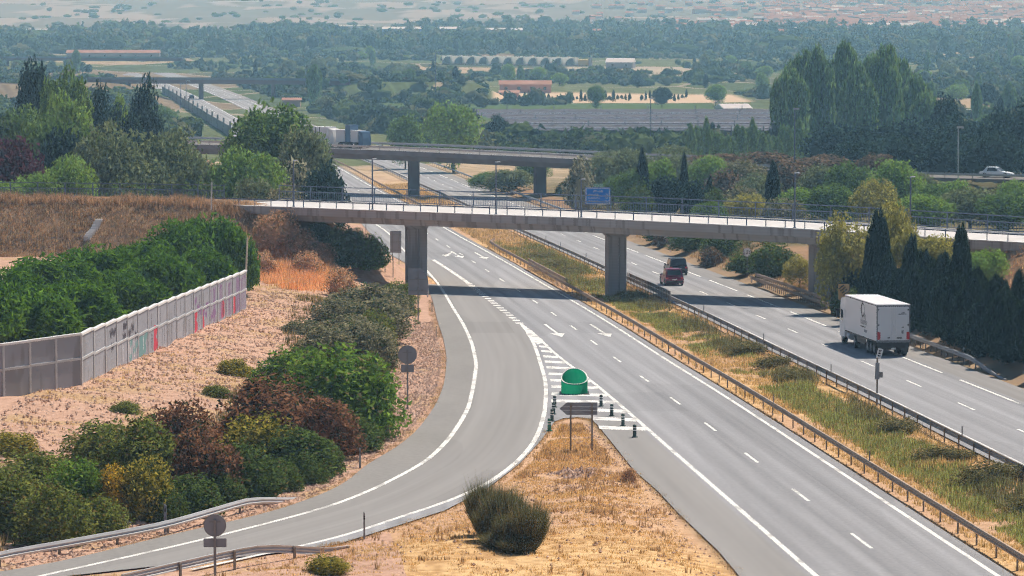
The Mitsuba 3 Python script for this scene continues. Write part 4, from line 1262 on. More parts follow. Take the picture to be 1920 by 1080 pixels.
part(t, 'cab', place(ext_x(Polygon([(ln * .83, .5), (ln, .5), (ln, 1.7), (ln * .97, 2.8), (ln * .83, 2.9)]), 2.4)), 'mat_blue_steel')
part(t, 'chassis', place(bx(-.6, .6, .2, ln * .95, .7, .998)), 'mat_black')
for yy in (.8, ln * .5, ln * .9):
    for s in (-1, 1):
        wheel(t, s * 1.0, yy, .48, .3, place=place)

# ---------------------------------------------------------------- plants
def unit(v):
    return v / np.maximum(np.linalg.norm(v, axis=-1, keepdims=True), 1e-9)


def leaf_tris(pos, out, size, rng, spread=.9, stretch=1.6, up=0.0):
    """One pointed leaf spray (a triangle) at each position, its face turned towards out with some scatter."""
    n = len(pos)
    nrm = unit(unit(out) + spread * rng.normal(size=(n, 3)))
    a = unit(np.cross(nrm, rng.normal(size=(n, 3))) + up * np.array([0, 0, 1.]))
    b = unit(np.cross(nrm, a))
    s = (size * rng.uniform(.7, 1.35, n))[:, None]
    v = np.stack([pos - a * s * stretch * .5 - b * s * .5, pos - a * s * stretch * .5 + b * s * .5, pos + a * s * stretch * .6], 1)
    return v.reshape(-1, 3)


def leaf_mix(c0, c1, n, rng, odd=None, odd_p=0.0):
    c = np.asarray(c0) + (np.asarray(c1) - np.asarray(c0)) * rng.uniform(0, 1, (n, 1))
    if odd is not None:
        k = rng.uniform(size=n) < odd_p
        c[k] = odd
    return np.repeat(c * rng.uniform(.5, 1.6, (n, 1)), 3, axis=0)


class Cloud:
    def __init__(self):
        self.v, self.f, self.c, self.n = [], [], [], 0

    def add(self, v, c, f=None):
        f = np.arange(len(v)).reshape(-1, 3) if f is None else f
        self.v.append(v), self.c.append(c), self.f.append(f + self.n)
        self.n += len(v)

    def mesh(self):
        return trimesh.Trimesh(np.vstack(self.v), np.vstack(self.f), process=False), np.vstack(self.c)


def core(cl, f, c, rng, scale=.72, sub=2):
    m = trimesh.creation.icosphere(sub)
    p = m.vertices
    k = 1 + .5 * (meshkit.fbm(p * 2.3 + rng.uniform(0, 50, 3), 3) - .5)
    cl.add(f(p * scale * k[:, None]), np.tile(np.asarray(c), (len(p), 1)), m.faces)


def crown(shape, seed, c0, c1, n=60, per=55, size=.034, lump=.16, odd=None, odd_p=0., up=0., stretch=1.6, core_size=.6, spread=1.2, ragged=.7):
    """Crown in a unit box: diameter 1, from z 0 to 1. shape(p) maps a unit ball to the box."""
    rng = np.random.default_rng(seed)
    cl = Cloud()
    d = unit(rng.normal(size=(n, 3)))
    d[:, 2] = np.where(rng.uniform(size=n) < .7, np.abs(d[:, 2]), d[:, 2])
    lob = .80 + ragged * (meshkit.fbm(d * 1.8 + seed, 2) - .5)
    cen = d * (lob * rng.uniform(.55, 1.0, n))[:, None]
    rad = lump * rng.uniform(.6, 1.5, n) * 2
    u = unit(rng.normal(size=(n, per, 3)))
    pos = cen[:, None] + u * (rad[:, None] * rng.uniform(.35, 1.0, (n, per)) ** .6)[..., None]
    out = (u + .6 * cen[:, None]).reshape(-1, 3)
    pos = pos.reshape(-1, 3)
    r = np.linalg.norm(pos, axis=1, keepdims=True)
    pos = shape(pos / (1 + (r / 1.2) ** 4) ** .25)
    cl.add(leaf_tris(pos, out, size, rng, spread, stretch, up), leaf_mix(c0, c1, len(pos), rng, odd, odd_p))
    core(cl, shape, (np.asarray(c0) + c1) / 2, rng, core_size)
    m, col = cl.mesh()
    v = m.vertices.copy()                            # trimmed to its box: 1 wide, 1 tall
    w = np.percentile(np.hypot(v[:, 0], v[:, 1]), 96)
    v[:, :2] *= .5 / w
    v[:, 2] *= 1 / np.percentile(v[:, 2], 99.8)
    v[:, 2] = np.maximum(v[:, 2], -.02)
    return trimesh.Trimesh(v, m.faces, process=False), col


ball = lambda p: np.stack([p[:, 0] * .5, p[:, 1] * .5, .5 + p[:, 2] * .5], 1)
dome = lambda p: np.stack([p[:, 0] * .5, p[:, 1] * .5, np.where(p[:, 2] > 0, .22 + p[:, 2] * .76, .22 + p[:, 2] * .24)], 1)


def column(p):
    z = np.clip(.5 + p[:, 2] * .52, 0, 1.03)
    w = np.minimum(1, 1.15 * np.sqrt(np.clip(1.0 - z, 0, 1)) + .06) * (.62 + .38 * np.clip(z * 5, 0, 1))
    l = np.linalg.norm(p[:, :2], axis=1, keepdims=True)
    return np.column_stack([p[:, :2] / np.maximum(l, 1e-6) * np.minimum(l * 1.5, 1.05) * w[:, None] * .5, z])


def plume(p):
    z = np.clip(.5 + p[:, 2] * .52, 0, 1.03)
    w = np.minimum(1, 1.6 * np.clip(1.03 - z, 0, 1) ** .42) * (.5 + .5 * np.clip(z * 3, 0, 1))
    l = np.linalg.norm(p[:, :2], axis=1, keepdims=True)
    return np.column_stack([p[:, :2] / np.maximum(l, 1e-6) * np.minimum(l * 1.5, 1.15) * w[:, None] * .5, z])


def spire(p):
    z = np.clip(.5 + p[:, 2] * .52, 0, 1.02)
    w = np.clip(1.02 - z, .02, 1)
    l = np.linalg.norm(p[:, :2], axis=1, keepdims=True)
    return np.column_stack([p[:, :2] / np.maximum(l, 1e-6) * np.minimum(l * 1.5, 1.1) * w[:, None] * .5, z])


umbrella = lambda p: np.stack([p[:, 0] * .5, p[:, 1] * .5, np.where(p[:, 2] > 0, .34 + p[:, 2] * .62, .34 + p[:, 2] * .30)], 1)


def trunk(h, r, limbs, seed):
    rng = np.random.default_rng(seed)
    ms = [tube((0, 0, -.08), (0, 0, h), r, r * .6, 7)]
    for k in range(limbs):
        a = k * 2.4 + rng.uniform(0, 1)
        z = h * rng.uniform(.35, .9)
        ms.append(tube((0, 0, z), (.3 * math.cos(a), .3 * math.sin(a), min(z + rng.uniform(.12, .35), .95)), r * .5, r * .15, 5))
    return cat_(ms)


KIND = {
    # name: (shape, c0, c1, options, trunk (h, r, limbs))
    'broadleaf_tree': (ball, (.094, .179, .048), (.206, .309, .085), dict(n=100, per=75, size=.025, core_size=.42), (.45, .026, 9)),
    'light_tree': (ball, (.172, .293, .061), (.328, .466, .113), dict(n=100, per=75, size=.025, core_size=.42), (.45, .026, 9)),
    'olive_tree': (ball, (.154, .208, .100), (.278, .314, .162), dict(n=100, per=75, size=.025, core_size=.42, up=.6), (.4, .03, 5)),
    'gold_tree': (ball, (.29, .285, .07), (.54, .50, .14), dict(n=70, per=70, size=.025, lump=.13, core_size=.25), (.6, .018, 14)),
    'pine_tree': (umbrella, (.06, .14, .018), (.17, .31, .04), dict(n=80, per=85, size=.028, ragged=1.0, stretch=2.6, up=.9, core_size=.62), (.62, .022, 7)),
    'dark_conifer': (ball, (.018, .045, .039), (.045, .083, .060), dict(n=60, per=50, size=.034, stretch=2), (.4, .03, 4)),
    'cypress_tree': (column, (.016, .036, .022), (.036, .066, .038), dict(n=110, per=50, size=.030, lump=.12, stretch=2.6, up=1.6), (.2, .02, 0)),
    'young_cypress': (spire, (.021, .042, .027), (.045, .072, .039), dict(n=60, per=30, size=.05, lump=.12, stretch=2.4, up=1.6), (.2, .03, 0)),
    'poplar_tree': (plume, (.11, .22, .085), (.27, .38, .14), dict(n=130, per=48, size=.046, ragged=1.5, lump=.12, stretch=2.0, up=1.0, core_size=.32), (.6, .014, 4)),
    'purple_tree': (ball, (.070, .025, .042), (.140, .056, .070), dict(n=60, per=55, size=.034), (.4, .03, 4)),
    'green_shrub': (dome, (.099, .198, .033), (.248, .380, .066), dict(n=80, per=90, size=.027, odd=(.24, .22, .09), odd_p=.1, up=.3), (.3, .02, 4)),
    'grey_shrub': (dome, (.210, .210, .120), (.390, .360, .225), dict(n=80, per=90, size=.027, odd=(.06, .095, .03), odd_p=.25), (.3, .016, 14)),
    'red_shrub': (dome, (.195, .102, .060), (.360, .188, .105), dict(n=80, per=90, size=.027, odd=(.06, .075, .03), odd_p=.2), (.3, .016, 14)),
    'yellow_shrub': (dome, (.300, .285, .053), (.540, .450, .090), dict(n=80, per=90, size=.027, odd=(.08, .11, .025), odd_p=.3), (.3, .016, 14)),
    'golden_shrub': (dome, (.600, .375, .045), (.750, .540, .075), dict(n=80, per=90, size=.027, odd=(.14, .13, .03), odd_p=.3), (.3, .016, 14)),
    'mixed_shrub': (dome, (.128, .180, .042), (.285, .315, .083), dict(n=80, per=90, size=.027, odd=(.2, .15, .05), odd_p=.12), (.3, .016, 14)),
    'hedge_shrub': (dome, (.075, .13, .035), (.15, .21, .06), dict(n=80, per=80, size=.028, odd=(.2, .17, .07), odd_p=.08), (.3, .02, 4)),
    'brown_shrub': (dome, (.180, .128, .090), (.300, .217, .150), dict(n=50, per=50, size=.04, odd=(.07, .08, .04), odd_p=.25), (.3, .016, 14)),
    'dry_shrub': (dome, (.50, .30, .17), (.78, .52, .32), dict(n=60, per=70, size=.026, up=.6, odd=(.22, .20, .09), odd_p=.2), (.3, .016, 14)),
    'olive_shrub': (dome, (.14, .14, .06), (.26, .24, .11), dict(n=60, per=70, size=.026, up=.8, odd=(.36, .28, .14), odd_p=.2), (.3, .016, 10)),
    'cream_shrub': (dome, (.330, .315, .210), (.570, .540, .360), dict(n=55, per=50, size=.04, odd=(.07, .09, .04), odd_p=.35), (.3, .016, 14)),
}
VAR = 3
for nm, (shape, c0, c1, opt, tr) in KIND.items():
    for k in range(VAR):
        m, col = crown(shape, 100 * k + sum(map(ord, nm)), c0, c1, **opt)
        scene[f'group_{nm}_{k}'] = {'type': 'shapegroup', 'crown': mikit.ply(m, 'mat_leaf', color=col), 'trunk': mikit.ply(trunk(*tr, seed=k + 3), 'mat_bark')}
_turn = np.random.default_rng(77)


def plant(kind, x, y, z, w, h, label, cat=None, group=None, deep=None):
    """A plant w wide and h tall standing at x, y, z."""
    key = numbered(kind)
    k = int(_turn.integers(VAR))
    scene[key] = {'type': 'instance', 'group': {'type': 'ref', 'id': f'group_{kind}_{k}'}, 'to_world': T4(rigid(_turn.uniform(0, 6.28), (x, y, z), (w, deep or w, h)))}
    cat = cat or {'tree': 'tree', 'shrub': 'shrub', 'conifer': 'tree', 'cypress': 'tree'}[kind.split('_')[-1]]
    return tag(key, label, cat, group)


def grow(kind, u, y, vtop, wpx, label, group=None, sink=.25, z=None, wide=None):
    """Plant whose top shows at (u, vtop), at the distance y, wpx pixels wide."""
    x, _, zt = at(u, y, vtop)
    zg = (gz_(x, y) if z is None else z) - sink
    w = wpx * y / FOCAL
    if group and 'cypress' in group:
        x = max(x, float(off(y, 24.9 + w * .38)))
        zg = gz_(x, y) - sink
    return plant(kind, x, y, zg, w * 1.02, max(zt - zg, .5), label, group=group, deep=wide)
# ---------------------------------------------------------------- left: pine grove behind the noise barrier
PG = 'pines behind the noise barrier'
for u, y, vt, w, lab in ((20, 238, 486, 190, 'pine at the left edge of the grove'), (100, 262, 462, 200, 'pine with rounded top next to the leftmost one'), (190, 268, 444, 190, 'pine in front of the stepped drain'),
                         (270, 285, 434, 170, 'pine left of the tallest pines'), (330, 292, 402, 165, 'tall pine in the right half of the grove'), (400, 300, 392, 160, 'tallest pine of the grove'), (440, 292, 408, 95, 'narrow pine at the right end of the grove'),
                         (60, 226, 525, 200, 'low pine behind the dark barrier panels'), (150, 236, 510, 190, 'low pine above the corner of the barrier'), (235, 252, 490, 170, 'low pine behind the first graffiti'),
                         (310, 268, 462, 160, 'pine behind the middle of the barrier'), (385, 280, 455, 130, 'pine behind the arched graffiti'), (-40, 222, 505, 200, 'pine cut by the left edge of the photograph')):
    grow('pine_tree', u, y, vt + (18 if u < 290 else 12), w * .9, lab + ', bright green on top', PG)

# shrubs on the slope left of the slip road
SL = 'shrubs on the slope left of the slip road'
for kind, u, v, vt, w, lab in (
        ('green_shrub', 640, 812, 648, 190, 'big bright green shrub left of the nearest round sign'), ('green_shrub', 560, 760, 652, 150, 'bright green shrub at the top left of the big one'), ('green_shrub', 690, 815, 690, 84, 'green shrub beside the gravel strip'),
        ('grey_shrub', 700, 640, 560, 120, 'grey-green dry shrub below the orange grass'), ('grey_shrub', 655, 660, 590, 110, 'grey-green dry shrub at the left end of its row'), ('grey_shrub', 725, 600, 538, 76, 'small grey-green shrub below the dark panel sign'),
        ('grey_shrub', 700, 690, 612, 76, 'grey-green shrub beside the gravel above the round sign'), ('grey_shrub', 660, 610, 540, 90, 'grey-green shrub next to the orange grass'),
        ('grey_shrub', 640, 640, 560, 100, 'grey-green shrub in the upper left of the thicket by the gravel strip'), ('grey_shrub', 690, 610, 532, 90, 'grey-green shrub at the top of the thicket below the pier'), ('mixed_shrub', 745, 585, 528, 70, 'greenish shrub below the dark panel sign'), ('grey_shrub', 615, 690, 612, 100, 'dry grey shrub above the bright green ones'),
        ('grey_shrub', 675, 680, 600, 110, 'dry grey-green shrub in the middle of the thicket'), ('mixed_shrub', 700, 650, 580, 66, 'green and grey shrub on the right side of the thicket'), ('mixed_shrub', 698, 745, 662, 60, 'green shrub just left of the nearest round sign'), ('grey_shrub', 570, 650, 600, 70, 'small dry shrub at the left end of the thicket'),
        ('red_shrub', 520, 840, 705, 180, 'large reddish brown shrub in the middle of the slope'), ('red_shrub', 610, 850, 745, 110, 'reddish brown shrub under the big green one'),
        ('yellow_shrub', 480, 885, 775, 130, 'olive yellow shrub in front of the reddish brown one'), ('hedge_shrub', 545, 885, 800, 150, 'dark shaded shrub above the end of the guardrail'), ('hedge_shrub', 640, 838, 770, 110, 'dark green shrub above the stones'),
        ('hedge_shrub', 450, 940, 830, 130, 'dark green shrub behind the guardrail'), ('red_shrub', 335, 880, 750, 140, 'dark reddish shrub below the gravel slope'), ('red_shrub', 385, 935, 800, 120, 'brownish shrub left of the dark green one'),
        ('mixed_shrub', 265, 925, 780, 150, 'mixed green shrub in the middle left'), ('golden_shrub', 215, 965, 872, 75, 'small golden yellow shrub'), ('yellow_shrub', 275, 965, 855, 95, 'yellow-green shrub right of the golden one'),
        ('mixed_shrub', 190, 890, 790, 130, 'olive shrub behind the golden one'), ('green_shrub', 140, 965, 860, 110, 'fresh green shrub left of the golden one'), ('mixed_shrub', 70, 935, 845, 150, 'green shrub near the left edge'),
        ('mixed_shrub', 20, 990, 880, 150, 'yellowish green shrub at the left edge above the guardrail'), ('mixed_shrub', 100, 1010, 905, 120, 'low green shrub just behind the guardrail'), ('yellow_shrub', 20, 870, 810, 90, 'small olive shrub at the left edge below the barrier'),
        ('hedge_shrub', 350, 970, 890, 110, 'dark low shrub behind the round sign by the guardrail'), ('mixed_shrub', 185, 1000, 930, 100, 'small mixed shrub under the golden one')):
    v = min(v, float(np.interp(u, [-50, 0, 233, 400, 470, 580, 640], [1080, 1060, 1016, 975, 954, 922, 890])) - 32) if u < 645 else v
    x, y = on_road(u, v, .2)
    grow(kind, u, float(y), vt, w * 1.22, lab, SL)
for k, (u, vt, w) in enumerate(((605, 822, 80), (570, 850, 90), (520, 860, 90), (470, 868, 90), (415, 885, 90), (365, 905, 80), (310, 915, 80), (690, 790, 60))):
    v = float(np.interp(u, [-50, 0, 233, 400, 470, 580, 640, 700], [1080, 1060, 1016, 975, 954, 922, 890, 845])) - 26
    x, y = on_road(u, v, .1)
    grow('hedge_shrub', u, float(y), vt, w, f'low green undergrowth at the foot of the slope shrubs, {["first", "second", "third", "fourth", "fifth", "sixth", "seventh", "eighth"][k]} along the outer verge', SL)
for kind, u, v, vt, w, lab in (('mixed_shrub', 235, 775, 752, 60, 'tiny green tuft on the gravel slope'), ('yellow_shrub', 440, 700, 672, 70, 'little yellowish bush on the gravel slope'), ('mixed_shrub', 405, 745, 722, 60, 'little bush above the reddish shrub')):
    x, y, z = hit(u, v)
    grow(kind, u, y, vt, w, lab, SL)

# the broom bush on the nose in front, two leaning halves of upright stems
def broom(x, y, z, w, h, seed, lean=0.0):
    rng = np.random.default_rng(seed)
    cl = Cloud()
    n = 15000
    r = np.sqrt(rng.uniform(0, 1, n)) * .24
    a = rng.uniform(0, 6.283, n)
    t0 = rng.uniform(.0, .95, n)
    dirs = np.stack([np.cos(a) * r * 2.6, np.sin(a) * r * 2.6, np.sqrt(np.clip(1 - (r * 2.4) ** 2, .05, 1))], 1) + rng.normal(0, .10, (n, 3))
    tip = rng.uniform(.6, 1.0, n) * (1 - .25 * r)
    base = np.stack([np.cos(a) * r * .5, np.sin(a) * r * .5, 0 * r], 1)
    p0 = base + dirs * (t0 * tip * .55)[:, None]
    p1_ = base + dirs * (tip * (.45 + .55 * t0))[:, None]
    p1_[:, 0] += lean * p1_[:, 2]
    p0[:, 0] += lean * p0[:, 2]
    side = unit(np.cross(p1_ - p0, rng.normal(size=(n, 3)))) * .008
    v = np.stack([p0 - side, p0 + side, p1_], 1).reshape(-1, 3) * [w, w, h]
    cl.add(v + [x, y, z], leaf_mix((.10, .115, .05), (.23, .235, .115), n, rng, (.28, .22, .12), .25))
    return cl.mesh()


x, y, z = hit(985, 1035)
t = thing('broom_bush', 'dark grey-green broom bush on the dry nose in the foreground', 'bush')
cl = [broom(at(908, y + 4, 0)[0], y + 5.5, gz_(at(908, y, 0)[0], y + 5.5) - .1, 1.5, 2.75, 3, -.05), broom(at(945, y + 2, 0)[0], y + 3, z - .1, 1.65, 2.8, 4, 0), broom(at(992, y, 0)[0], y, z - .1, 1.5, 2.55, 5, .05), broom(at(955, y, 0)[0], y + .6, z - .1, 1.2, 1.9, 6, -.05), broom(at(915, y, 0)[0], y + 2.6, z - .1, 1.2, 1.9, 7, -.05), broom(at(970, y, 0)[0], y - .5, z - .15, 1.5, 1.0, 8, 0), broom(at(935, y, 0)[0], y + .8, z - .15, 1.5, 1.0, 9, 0)]
m = trimesh.util.concatenate([trimesh.Trimesh(c_[0].vertices, c_[0].faces, process=False) for c_ in cl])
part(t, 'stems', m, 'mat_leaf', color=np.vstack([c_[1] for c_ in cl]))
part(t, 'wood', cat_([tube((at(uu, y, 0)[0], y + dy, z - .2), (at(uu, y, 0)[0] + dx, y + dy, z + 1.2), .05, .02) for uu, dy, dx in ((905, 4, -.3), (920, 3, .2), (950, 1.5, .1), (985, .3, .3), (1000, 0, -.2))]), 'mat_bark')
for u, v, vt, w, lab in ((615, 1072, 1040, 85, 'low yellow-green tuft by the inner guardrail'), (1180, 905, 876, 34, 'dry brown weed at the right edge of the nose')):
    x, y, z = hit(u, v)
    grow('yellow_shrub' if u < 700 else 'dry_shrub', u, y, vt, w, lab, sink=.1)

# ---------------------------------------------------------------- left: trees beyond the near overpass
LT = 'trees beyond the dry bank on the left'
for kind, u, y, vt, w, lab in (
        ('light_tree', 10, 372, 340, 110, 'bright green creeper-like bush at the left edge behind the bank'), ('light_tree', 75, 374, 322, 110, 'bright green bush next to the left edge one'), ('light_tree', 130, 376, 292, 100, 'tallest of the bright green bushes at the left'),
        ('purple_tree', 25, 395, 258, 130, 'purple-leaved tree at the left edge'), ('dark_conifer', 120, 405, 240, 100, 'rounded dark tree above the bright bushes'),
        ('olive_tree', 210, 402, 232, 150, 'big grey-green tree behind the bank, left of its twin'), ('olive_tree', 318, 404, 244, 150, 'big grey-green tree behind the bank, right of its twin'), ('olive_tree', 265, 398, 290, 130, 'lower grey-green tree between the two big ones'), ('olive_tree', 375, 398, 300, 90, 'grey-green tree right of the twins'),
        ('dark_conifer', 185, 520, 156, 75, 'dark conifer left of the light crown'), ('dark_conifer', 270, 520, 145, 72, 'darkest conifer in front of the distant motorway'), ('dark_conifer', 235, 500, 200, 90, 'lower dark conifer between the two dark ones'), ('light_tree', 224, 515, 178, 34, 'small bright crown between the two dark conifers'),
        ('dark_conifer', 65, 520, 112, 80, 'tall slim dark tree at the upper left'), ('broadleaf_tree', 125, 480, 130, 96, 'green tree right of the tall slim one'), ('light_tree', 125, 450, 175, 90, 'tree with light top in the left mass'), ('broadleaf_tree', 40, 470, 200, 110, 'green tree in the left mass below the tall slim one'),
        ('dark_conifer', 5, 470, 215, 100, 'dark tree at the left edge above the purple one'), ('broadleaf_tree', 90, 430, 215, 120, 'green tree behind the rounded dark one'), ('broadleaf_tree', 160, 425, 235, 90, 'green tree between the left mass and the grey-green twins'),
        ('broadleaf_tree', 515, 440, 196, 190, 'big green tree hiding the left end of the far overpass'), ('olive_tree', 570, 430, 240, 110, 'pale green tree right of the big one'), ('cream_shrub', 560, 405, 300, 90, 'whitish flowering bush below the pale green tree'),
        ('light_tree', 470, 395, 278, 130, 'bright green bush left of the dark cone tree'), ('light_tree', 420, 398, 300, 80, 'bright green bush above the pale low bushes'), ('dark_conifer', 615, 398, 302, 85, 'dark cone-shaped tree beside the carriageway'), ('dark_conifer', 590, 402, 318, 70, 'dark tree left of the cone-shaped one'),
        ('grey_shrub', 540, 380, 345, 90, 'pale low bush behind the left end of the overpass'), ('olive_tree', 480, 384, 335, 90, 'low grey-green bush behind the bank'), ('hedge_shrub', 380, 385, 340, 120, 'dark bush behind the white pole'), ('hedge_shrub', 250, 384, 345, 160, 'dark undergrowth below the twins')):
    grow(kind, u, y, vt, w, lab, LT)
for u, v, vt, w, lab in ((528, 462, 392, 70, 'mauve-brown dry bush covering the left end of the near overpass'), (500, 470, 402, 60, 'brown dry bush at the upper end of the bank'), (565, 480, 428, 62, 'rusty dry bush under the left end of the deck'), (605, 505, 455, 60, 'rusty bush beside the dark bushes'), (490, 520, 470, 60, 'orange bush behind the white pole'), (575, 520, 470, 60, 'large orange dry bush at the foot of the bank'),
                        (640, 560, 500, 60, 'dry bush above the grey-green thicket')):
    x, y, z = hit(u, v)
    grow('dry_shrub', u, y, vt, w, lab, 'dry bushes at the foot of the bank')
# bushes under the left span
for kind, u, v, vt, w, lab in (('hedge_shrub', 640, 500, 418, 80, 'dark bush under the left end of the near overpass'), ('green_shrub', 690, 505, 440, 80, 'green oleander-like bush left of the pier'), ('hedge_shrub', 600, 455, 415, 60, 'dark bush against the abutment'), ('green_shrub', 665, 480, 428, 60, 'green bush behind the oleander-like one')):
    x, y, z = hit(u, v)
    grow(kind, u, y, vt, w, lab)

# ---------------------------------------------------------------- right: cypresses and trees round the overpass end
CY = 'cypresses on the right verge'
for u, y, vt, w, lab in ((1625, 288, 392, 52, 'tallest cypress behind the lorry'), (1598, 290, 465, 44, 'cypress left of the tallest one'), (1665, 284, 478, 50, 'cypress right of the tallest one'), (1712, 276, 438, 46, 'pointed cypress in the middle of the row'), (1690, 272, 500, 60, 'low cypress behind the trailer'),
                         (1755, 270, 486, 60, 'cypress between the two pointed ones'), (1803, 262, 418, 42, 'slender pointed cypress towards the right edge'), (1835, 258, 500, 60, 'broad cypress right of the slender one'), (1780, 256, 510, 62, 'low broad cypress left of the slender one'),
                         (1872, 250, 545, 60, 'cypress near the right edge'), (1912, 246, 505, 40, 'cypress cut by the right edge'), (1740, 256, 540, 60, 'low dark cypress above the sloping guardrail'), (1820, 247, 560, 66, 'low cypress above the delineator'), (1895, 238, 590, 64, 'lowest cypress at the right edge'), (1650, 280, 520, 60, 'low cypress right behind the lorry roof'), (1940, 236, 560, 70, 'cypress outside the right edge')):
    grow('cypress_tree', u, y, vt, w, lab + ', almost black', CY)
for kind, u, y, vt, w, lab in (('hedge_shrub', 1590, 298, 540, 70, 'bushy undergrowth behind the yellow sign'), 
                              ('gold_tree', 1580, 301, 398, 92, 'yellow-green tree in front of the right end of the overpass'), ('gold_tree', 1672, 296, 376, 92, 'tallest yellow-green tree above the cypresses'), ('gold_tree', 1755, 290, 440, 110, 'yellow-green tree right of the pointed cypress'), ('gold_tree', 1560, 300, 450, 70, 'small yellow-green tree by the slim pier'),
                              ('light_tree', 1845, 284, 468, 90, 'soft green tree under the right end of the overpass'), ('gold_tree', 1700, 292, 420, 70, 'yellow-green crown behind the tallest cypress')):
    grow(kind, u, y, vt, w, lab)
for kind, u, v, vt, w, lab in (('gold_tree', 1500, 545, 478, 66, 'yellow-green round bush left of the slim pier'), ('hedge_shrub', 1405, 512, 470, 90, 'dark bush behind the speed limit sign'), ('hedge_shrub', 1450, 520, 455, 90, 'dark bush right of the speed limit sign'),
                               ('hedge_shrub', 1300, 468, 420, 90, 'dark bush in the shade under the overpass'), ('hedge_shrub', 1350, 485, 430, 80, 'dark bush left of the speed limit sign'), ('brown_shrub', 1335, 500, 462, 50, 'dry brown weeds at the verge'), ('brown_shrub', 1245, 462, 430, 50, 'dry brown weeds farther along the verge'), ('hedge_shrub', 1240, 450, 415, 70, 'dark bush at the far verge under the overpass')):
    x, y, z = hit(u, v)
    grow(kind, u, y, vt, w, lab)

CM = 'dark trees behind the cypress row'
for k, (u, y, vt, w) in enumerate(((1600, 300, 505, 80), (1640, 296, 520, 80), (1690, 290, 505, 90), (1735, 284, 520, 90), (1780, 278, 515, 90), (1825, 272, 520, 90), (1865, 266, 540, 90), (1905, 258, 560, 90), (1720, 266, 565, 90), (1770, 258, 575, 90), (1830, 250, 590, 100), (1890, 244, 600, 100), (1680, 274, 560, 80), (1930, 236, 610, 90), (1800, 246, 600, 90), (1860, 238, 625, 90))):
    grow('cypress_tree', u, y, vt - 6 + (k * 7) % 33, w * .8, f'dark dense tree filling the cypress row behind the lorry, {["first", "second", "third", "fourth", "fifth", "sixth", "seventh", "eighth", "ninth", "tenth", "eleventh", "twelfth", "thirteenth", "fourteenth", "fifteenth", "sixteenth"][k]} of sixteen', CM)

for k, y in enumerate(np.arange(222, 292, 6.5)):
    x = float(off(y, 26.1 + (k * 37 % 10) * .12))
    plant('cypress_tree', x, float(y), gz_(x, float(y)) - .3, 2.9, 4.4 + (k * 53 % 17) * .12, f'low cypress of the front row at the right verge, {["first", "second", "third", "fourth", "fifth", "sixth", "seventh", "eighth", "ninth", "tenth", "eleventh"][k]} from the camera', group=CM)

